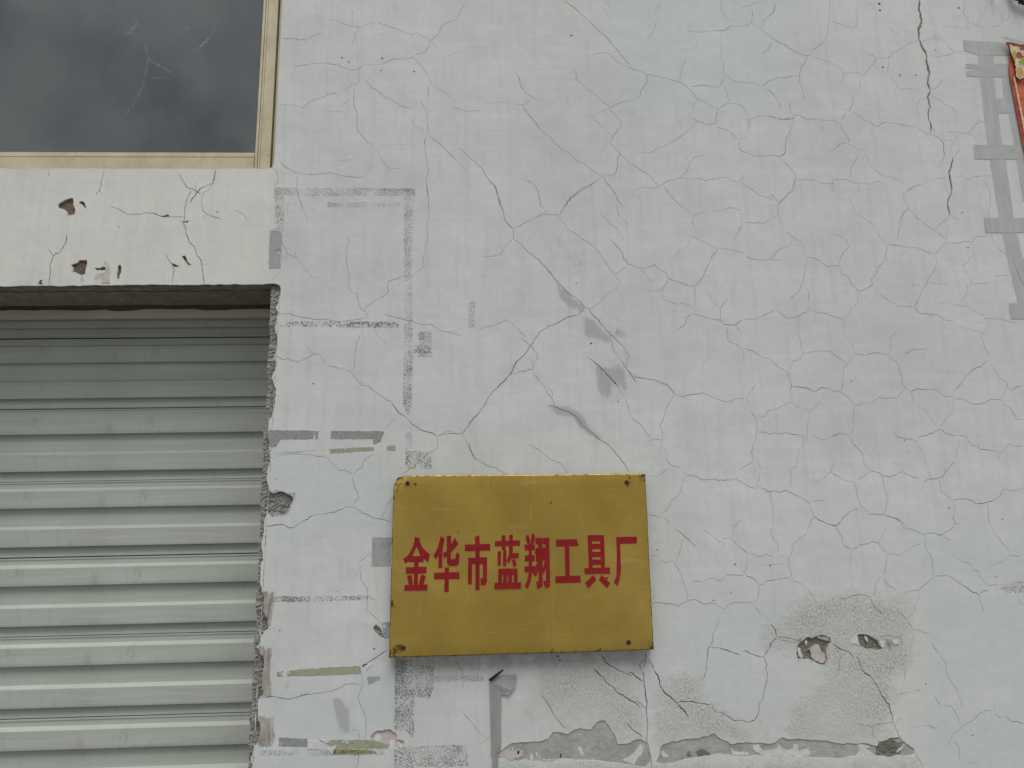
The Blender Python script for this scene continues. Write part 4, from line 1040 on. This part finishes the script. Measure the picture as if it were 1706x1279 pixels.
smear('_', '310,42 312,48 313,54', 2.5)
smear('_', '418,96 419,100 419,102', 1)

# ------------------------------------------------------------------ brass plaque
YS = -.036
sign = empty('brass_plaque', at(868, 1090, YS), 'brass coloured metal plaque with red cut-out characters, its corners rusty', 'sign')
c00, c10, c11, c01 = (at(*p, YS) for p in ((648, 1095.5), (1089, 1082), (1075, 789), (656, 792.5)))
NU, NV = 44, 32
sv, sf, rust = [], [], []
def bil(u, v):
    return (c00 * (1 - u) + c10 * u) * (1 - v) + (c01 * (1 - u) + c11 * u) * v
for j in range(NV + 1):
    for i in range(NU + 1):
        u, v = i / NU, j / NV
        if i in (1, NU - 1):
            u = .004 if i == 1 else .996
        if j in (1, NV - 1):
            v = .006 if j == 1 else .994
        p = bil(u, v)
        e = min(u, 1 - u) * 440, min(v, 1 - v) * 300
        p.y += .0016 * math.sin(u * 5 + 1) * math.sin(v * 4 + .6) + .0008 * math.sin(u * 17 + v * 9)
        cu, cv = u * 440, (1 - v) * 300                     # the upper left corner is bent back
        dcor = max(0, 17 - (cu + cv * .8)) / 17
        p.y += .024 * dcor ** 1.5
        p.x += .008 * dcor ** 2
        p.z -= .004 * dcor ** 2
        if i in (0, NU):
            p.y += .0004
        if j in (0, NV):
            p.y += .0004
            p.z += random.uniform(-.0007, .0007)
        sv.append(p)
        r_ = max(0, 1 - min(e) / 3.2) * .62
        for ru_, rv_, rr in ((1, 0, 26), (1, 1, 22), (0, 1, 22), (.047, .06, 9), (.054, .945, 10), (.935, .945, 11), (.905, .05, 9), (0, 0, 14), (0, .28, 9), (.80, .005, 12)):
            d_ = math.hypot((u - ru_) * 440, (v - rv_) * 300)
            r_ = max(r_, .75 * max(0, 1 - d_ / rr))
        rust.append(r_)
for j in range(NV):
    for i in range(NU):
        a = j * (NU + 1) + i
        sf.append((a, a + 1, a + NU + 2, a + NU + 1))
ring = [i for i in range(NU + 1)] + [j * (NU + 1) + NU for j in range(1, NV + 1)] + [NV * (NU + 1) + i for i in range(NU - 1, -1, -1)] + [j * (NU + 1) for j in range(NV - 1, 0, -1)]
bk = {}
for i in ring:
    bk[i] = len(sv)
    q = sv[i].copy()
    q.y = -.004
    sv.append(q)
    rust.append(.8)
for a, c in zip(ring, ring[1:] + ring[:1]):
    sf.append((a, bk[a], bk[c], c))
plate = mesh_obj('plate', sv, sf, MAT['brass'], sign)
plate.data.polygons.foreach_set('use_smooth', [i < NU * NV for i in range(len(plate.data.polygons))])
ra_ = plate.data.attributes.new('rust', 'FLOAT_COLOR', 'POINT')
ra_.data.foreach_set('color', np.repeat(np.array(rust, np.float32), 4))

def sheet_y(x, z):
    """depth of the (slightly wavy) sheet at a point"""
    w_, h_ = c10.x - c00.x, c01.z - c00.z
    u, v = (x - c00.x) / w_, (z - c00.z) / h_
    return YS + .0016 * math.sin(u * 5 + 1) * math.sin(v * 4 + .6) + .0008 * math.sin(u * 17 + v * 9)
GLYPH = [
    ('1', '255,120 285,130 280,240 215,375 175,440 125,475 97,415 160,370 215,280 245,190;255,120 310,130 320,185 355,265 455,355 430,465 370,400 330,370 280,240;185,378 370,378 365,455 175,455;248,455 298,455 290,765 242,765;135,530 408,522 405,605 138,612;150,645 205,632 222,755 175,760;340,625 398,645 365,760 310,755;118,768 420,762 420,838 112,842'),
    ('1', '605,110 655,140 625,280 560,380 535,420 508,365 560,280;575,330 628,270 618,535 575,535;688,105 740,102 735,380 740,420 800,420 820,330 855,350 845,480 810,508 720,508 690,470;798,135 838,210 740,320 655,405 635,340 700,300 740,220;660,535 712,530 708,858 655,858;515,605 850,595 852,680 515,688'),
    ('1', '1065,120 1120,95 1130,200 1125,835 1075,835 1075,220;932,222 1268,212 1268,298 932,305;978,400 1225,392 1225,460 1180,480 1025,480 1022,755 975,755;1175,395 1228,392 1225,720 1205,765 1150,768 1145,680 1180,670'),
    ('1', '1338,175 1672,165 1672,232 1338,242;1430,95 1475,95 1478,290 1432,290;1530,92 1575,88 1575,285 1530,290;1378,312 1418,310 1412,500 1375,500;1450,290 1490,300 1485,510 1448,505;1535,260 1578,280 1560,400 1525,470 1495,435 1530,360;1570,340 1658,335 1655,402 1565,405;1570,425 1610,420 1628,490 1590,525;1385,548 1638,545 1638,620 1385,625;1385,615 1430,615 1428,745 1385,745;1452,615 1495,615 1495,745 1455,745;1518,615 1562,615 1565,740 1520,742;1595,615 1638,615 1640,740 1597,740;1335,740 1688,732 1685,808 1335,818'),
    ('2', '128,120 160,85 188,165 178,210 150,205;215,70 252,95 240,200 195,215 205,150;115,222 248,218 250,290 118,295;120,370 248,368 248,440 122,445;115,518 255,512 255,590 118,592;172,215 212,215 210,600 190,720 155,815 118,775 155,700 175,590;262,130 345,132 340,210 265,210;300,135 350,135 355,770 330,800 285,812 275,720 310,715;265,270 300,262 300,440 270,450;300,440 315,530 262,650 225,600;362,130 445,132 455,760 440,795 395,803 370,715 410,710 400,210 362,205;360,265 395,260 395,430 362,430;395,430 410,500 370,610 350,560;255,310 395,300 395,330 255,335'),
    ('2', '540,155 820,148 830,205 848,212 822,240 540,245;658,240 712,240 722,645 668,645;530,652 865,640 868,730 535,738'),
    ('2', '970,95 1020,95 1030,540 985,540;1138,95 1185,92 1198,538 1150,540;975,94 1180,93 1178,170 975,172;1000,212 1165,210 1165,276 1000,278;1000,320 1165,318 1165,383 1000,385;1000,425 1165,423 1165,488 1000,490;925,538 1265,532 1265,608 928,615;1040,635 1080,690 975,805 935,735;1155,632 1265,740 1230,800 1122,695'),
    ('2', '1358,120 1632,115 1630,202 1358,208;1360,122 1403,125 1408,400 1415,560 1395,690 1370,775 1325,735 1360,640 1365,400'),
]
def grow(poly, d):
    n = len(poly)
    ar = sum(poly[i][0] * poly[(i + 1) % n][1] - poly[(i + 1) % n][0] * poly[i][1] for i in range(n))
    sgn = 1 if ar > 0 else -1
    o_ = []
    for i in range(n):
        a, b_, c_ = poly[i - 1], poly[i], poly[(i + 1) % n]
        n1_ = Vector((b_[1] - a[1], a[0] - b_[0])).normalized() * sgn
        n2_ = Vector((c_[1] - b_[1], b_[0] - c_[0])).normalized() * sgn
        m_ = (n1_ + n2_)
        m_ = m_ / max(.5, m_.length_squared / 2) if m_.length > 1e-6 else n1_
        o_.append((b_[0] + m_.x * d, b_[1] + m_.y * d))
    return o_
for c, g_ in GLYPH:
    b = MB()
    for k, s in enumerate(g_.split(';')):
        P_ = []
        line = grow(tr(c, s), .42)
        for i, p in enumerate(line):                       # hand-cut edges
            q = line[(i + 1) % len(line)]
            L = math.hypot(q[0] - p[0], q[1] - p[1])
            m_ = max(1, int(L / 7))
            for j in range(m_):
                t = j / m_
                jx, jy = (random.uniform(-.22, .22), random.uniform(-.22, .22)) if j else (0, 0)
                P_.append((p[0] + (q[0] - p[0]) * t + jx, p[1] + (q[1] - p[1]) * t + jy))
        W_ = []
        for p in P_:
            w_ = at(*p, YS)
            w_.y = sheet_y(w_.x, w_.z) - .0005 - k * .00012
            W_.append(w_)
        b.plate(W_, .0004)
    b.build('character', MAT['red'], sign)
for px, py in ((679, 805), (1044, 803.5), (672, 1079), (1047, 1069.5)):
    p = at(px, py, YS)
    b = MB()
    k = 12
    y0 = sheet_y(p.x, p.z)
    for r_, dy in ((.0062, .001), (.0060, -.0022), (.0045, -.0034), (.0022, -.0036), (.0018, -.0022)):
        b.v += [(p.x + r_ * math.cos(6.2832 * i / k), y0 + dy, p.z + r_ * math.sin(6.2832 * i / k)) for i in range(k)]
    for q in range(4):
        for i in range(k):
            b.f.append((q * k + i, q * k + (i + 1) % k, (q + 1) * k + (i + 1) % k, (q + 1) * k + i))
    b.f.append(tuple(4 * k + i for i in range(k)))
    b.build('screw', MAT['rust'], sign)

# ------------------------------------------------------------------ tape strips beside the torn poster
lay = [0]
def tape(label, poly, mat='tape', amp=.35, lift=None):
    lay[0] += 1
    b = MB()
    b.plate([at(px, py) for px, py in rough_edge(poly, 6, amp)], .0002, .0004 + .00009 * lay[0])
    o = b.build('tape_strip', MAT[mat])
    return tag(o, label, 'tape', 'grey tape strips beside the red poster')
tape('long slanting grey tape strip crossed by three rungs left of the red poster', [(1629, 92), (1655, 92), (1655.5, 129), (1660, 165), (1669.6, 241), (1675, 265), (1689, 363), (1703, 428), (1722, 520), (1698, 520), (1696, 505), (1681, 444), (1664.5, 363), (1648.5, 265), (1645, 240), (1632, 128)])
tape('slanting grey tape strip running close along the left edge of the red poster', [(1668, 108), (1681, 108), (1690, 165), (1704, 243), (1722, 335), (1704, 335), (1694, 270), (1690, 242), (1681, 190), (1672, 165)])
tape('topmost horizontal grey tape strip at the upper corner of the red poster', [(1604, 67), (1660, 70), (1684, 74), (1682, 92), (1631, 92), (1606, 84)])
tape('short grey tape strip with a torn left end just below the topmost one', [(1608, 106), (1628, 107), (1680, 106), (1683, 128), (1634, 128), (1610, 127), (1609, 119), (1630, 113), (1609, 114)], 'tape_old')
tape('small grey tape rung between the two slanting strips', [(1657, 165), (1684, 163), (1689, 187), (1660, 189)])
tape('wide horizontal grey tape rung ending level with the tip of the red poster', [(1622, 241), (1722, 242), (1724, 265), (1624, 265)], 'tape_old')
tape('horizontal grey tape rung with a dirty left end, second from the bottom', [(1639, 363), (1722, 363), (1724, 387), (1642, 388)])
tape('lowest grey tape rung at the right edge', [(1681, 505), (1722, 505), (1724, 532), (1684, 531)])
tape('dark grey tape patch between the two lowest rungs', [(1687, 431), (1722, 429), (1724, 472), (1702, 472)], 'tape_old')

# ------------------------------------------------------------------ torn red poster (its left edge is in view)
po = empty('paper_poster', at(1760, 330, -.004), 'torn red paper poster with a printed cream and green border on the right', 'poster')
pv, pf = [], []
left = [(1670, 74), (1677, 84), (1680, 96), (1679, 110), (1680, 128), (1684, 150), (1689, 176), (1695, 208), (1701, 240), (1716, 300), (1728, 360), (1740, 420), (1752, 480)]
nxp = 10
for (lx, ly) in left:
    for i in range(nxp + 1):
        t = i / nxp
        x_, y_ = lx + t * 190, ly + t * 6
        q = at(x_, y_)
        q.y = -.0065 - .003 * math.sin(i * 1.1 + ly * .02) * t - (.006 * max(0, 1 - (ly - 70) / 30) * (1 if i < 4 else .5))
        pv.append(q)
for j in range(len(left) - 1):
    for i in range(nxp):
        a = j * (nxp + 1) + i
        pf.append((a, a + nxp + 1, a + nxp + 2, a + 1))
sheet = mesh_obj('sheet', pv, pf, MAT['poster'], po, True)
def scrap(mat, s, off, name='printed_border'):
    MB().plate([at(px, py) for px, py in rough_edge(pts(s), 3, .5)], .0003, off).build(name, MAT[mat], po)
scrap('cream', '1675,78 1684,82 1706,84 1740,84 1760,92 1740,128 1706,127 1700,122 1694,112 1688,118 1685,112 1684,104 1678,92', .0155)
scrap('cream', '1686,118 1691,113 1698,116 1701,126 1699,134 1693,137 1687,132', .0157)
scrap('deep', '1692,84 1706,81 1740,84 1740,88 1706,89 1693,88', .0162)
scrap('deep', '1687,94 1691,91 1695,93 1697,98 1700,100 1692,102 1687,100', .0162)
scrap('gold', '1681,88 1686,90 1687,104 1683,106', .0160)
scrap('deep', '1699,94 1706,92 1730,94 1730,100 1700,100', .0162)
scrap('leaf', '1690,108 1696,102 1706,104 1735,104 1735,111 1706,110 1697,112', .0162)
scrap('gold', '1688,119 1692,116 1697,119 1699,127 1697,132 1693,134 1689,130', .0162)
scrap('leaf', '1700,133 1706,130 1725,131 1720,138 1704,138', .0164)
scrap('cream', '1683,131 1685,131 1693,168 1706,232 1716,282 1714,283 1703,234 1691,172', .0135, 'paper_edge')
scrap('tape_old', '1658,67 1674,69 1690,74 1712,77 1740,78 1740,82 1708,81 1690,80 1676,76', .0185, 'curled_top_edge')

# ------------------------------------------------------------------ lone tape strip under the plaque
def sheet_strip(name, outline, lifts, mat, label, cat):
    """thin strip whose outline points stand off the wall by the given lifts"""
    b = MB()
    n = len(outline)
    F_ = [at(px, py, -l) for (px, py), l in zip(outline, lifts)]
    area = sum(F_[i].x * F_[(i + 1) % n].z - F_[(i + 1) % n].x * F_[i].z for i in range(n))
    if area < 0:
        F_ = F_[::-1]
    b.v = [tuple(p) for p in F_] + [(p.x, p.y + .0005, p.z) for p in F_]
    b.f = [tuple(range(n)), tuple(reversed(range(n, 2 * n)))] + [(i, n + i, n + (i + 1) % n, (i + 1) % n) for i in range(n)]
    return tag(b.build(name, mat), label, cat)
ot = tr('M', '938,400 985,362 1045,345 1105,342 1175,340 1172,395 1160,440 1132,482 1105,520 1070,518 1040,522 1040,640 1036,780 1040,880 1036,1010 1000,1040 1010,1100 1012,1168 955,1168 962,1080 948,1050 948,900 946,760 942,640 940,520')
lf = [.004, .006, .006, .005, .006, .006, .008, .009, .008, .005, .003, .003, .0025, .004, .003, .003, .004, .003, .003, .003, .003, .002, .003, .003, .004]
sheet_strip('tape_strip', ot, lf, MAT['tape_dark'], 'peeling vertical grey tape strip with a flap at its top, below the plaque', 'tape')
fold = tr('M', '925,385 990,335 1055,290 1062,300 1010,350 960,392 940,402')
sheet_strip('rubber_scrap', fold, [.010, .012, .014, .013, .011, .009, .008], MAT['dark'], 'small dark folded scrap sticking out at the top of the peeling tape strip', 'scrap')

# black cable end dipping into the top right corner
p = [at(1686, -26, -.02), at(1690, -8, -.018), at(1699, 2, -.016), at(1712, 6, -.016), at(1730, 2, -.018), at(1760, -22, -.02)]
P2 = []
for i in range(len(p) - 1):
    for t in (0, .33, .66):
        P2.append(p[i].lerp(p[i + 1], t))
P2.append(p[-1])
tag(MB().tube(P2, .0075, 10).build('black_cable', MAT['dark'], smooth=True), 'dark cable loop dipping into the top right corner above the red poster', 'cable')
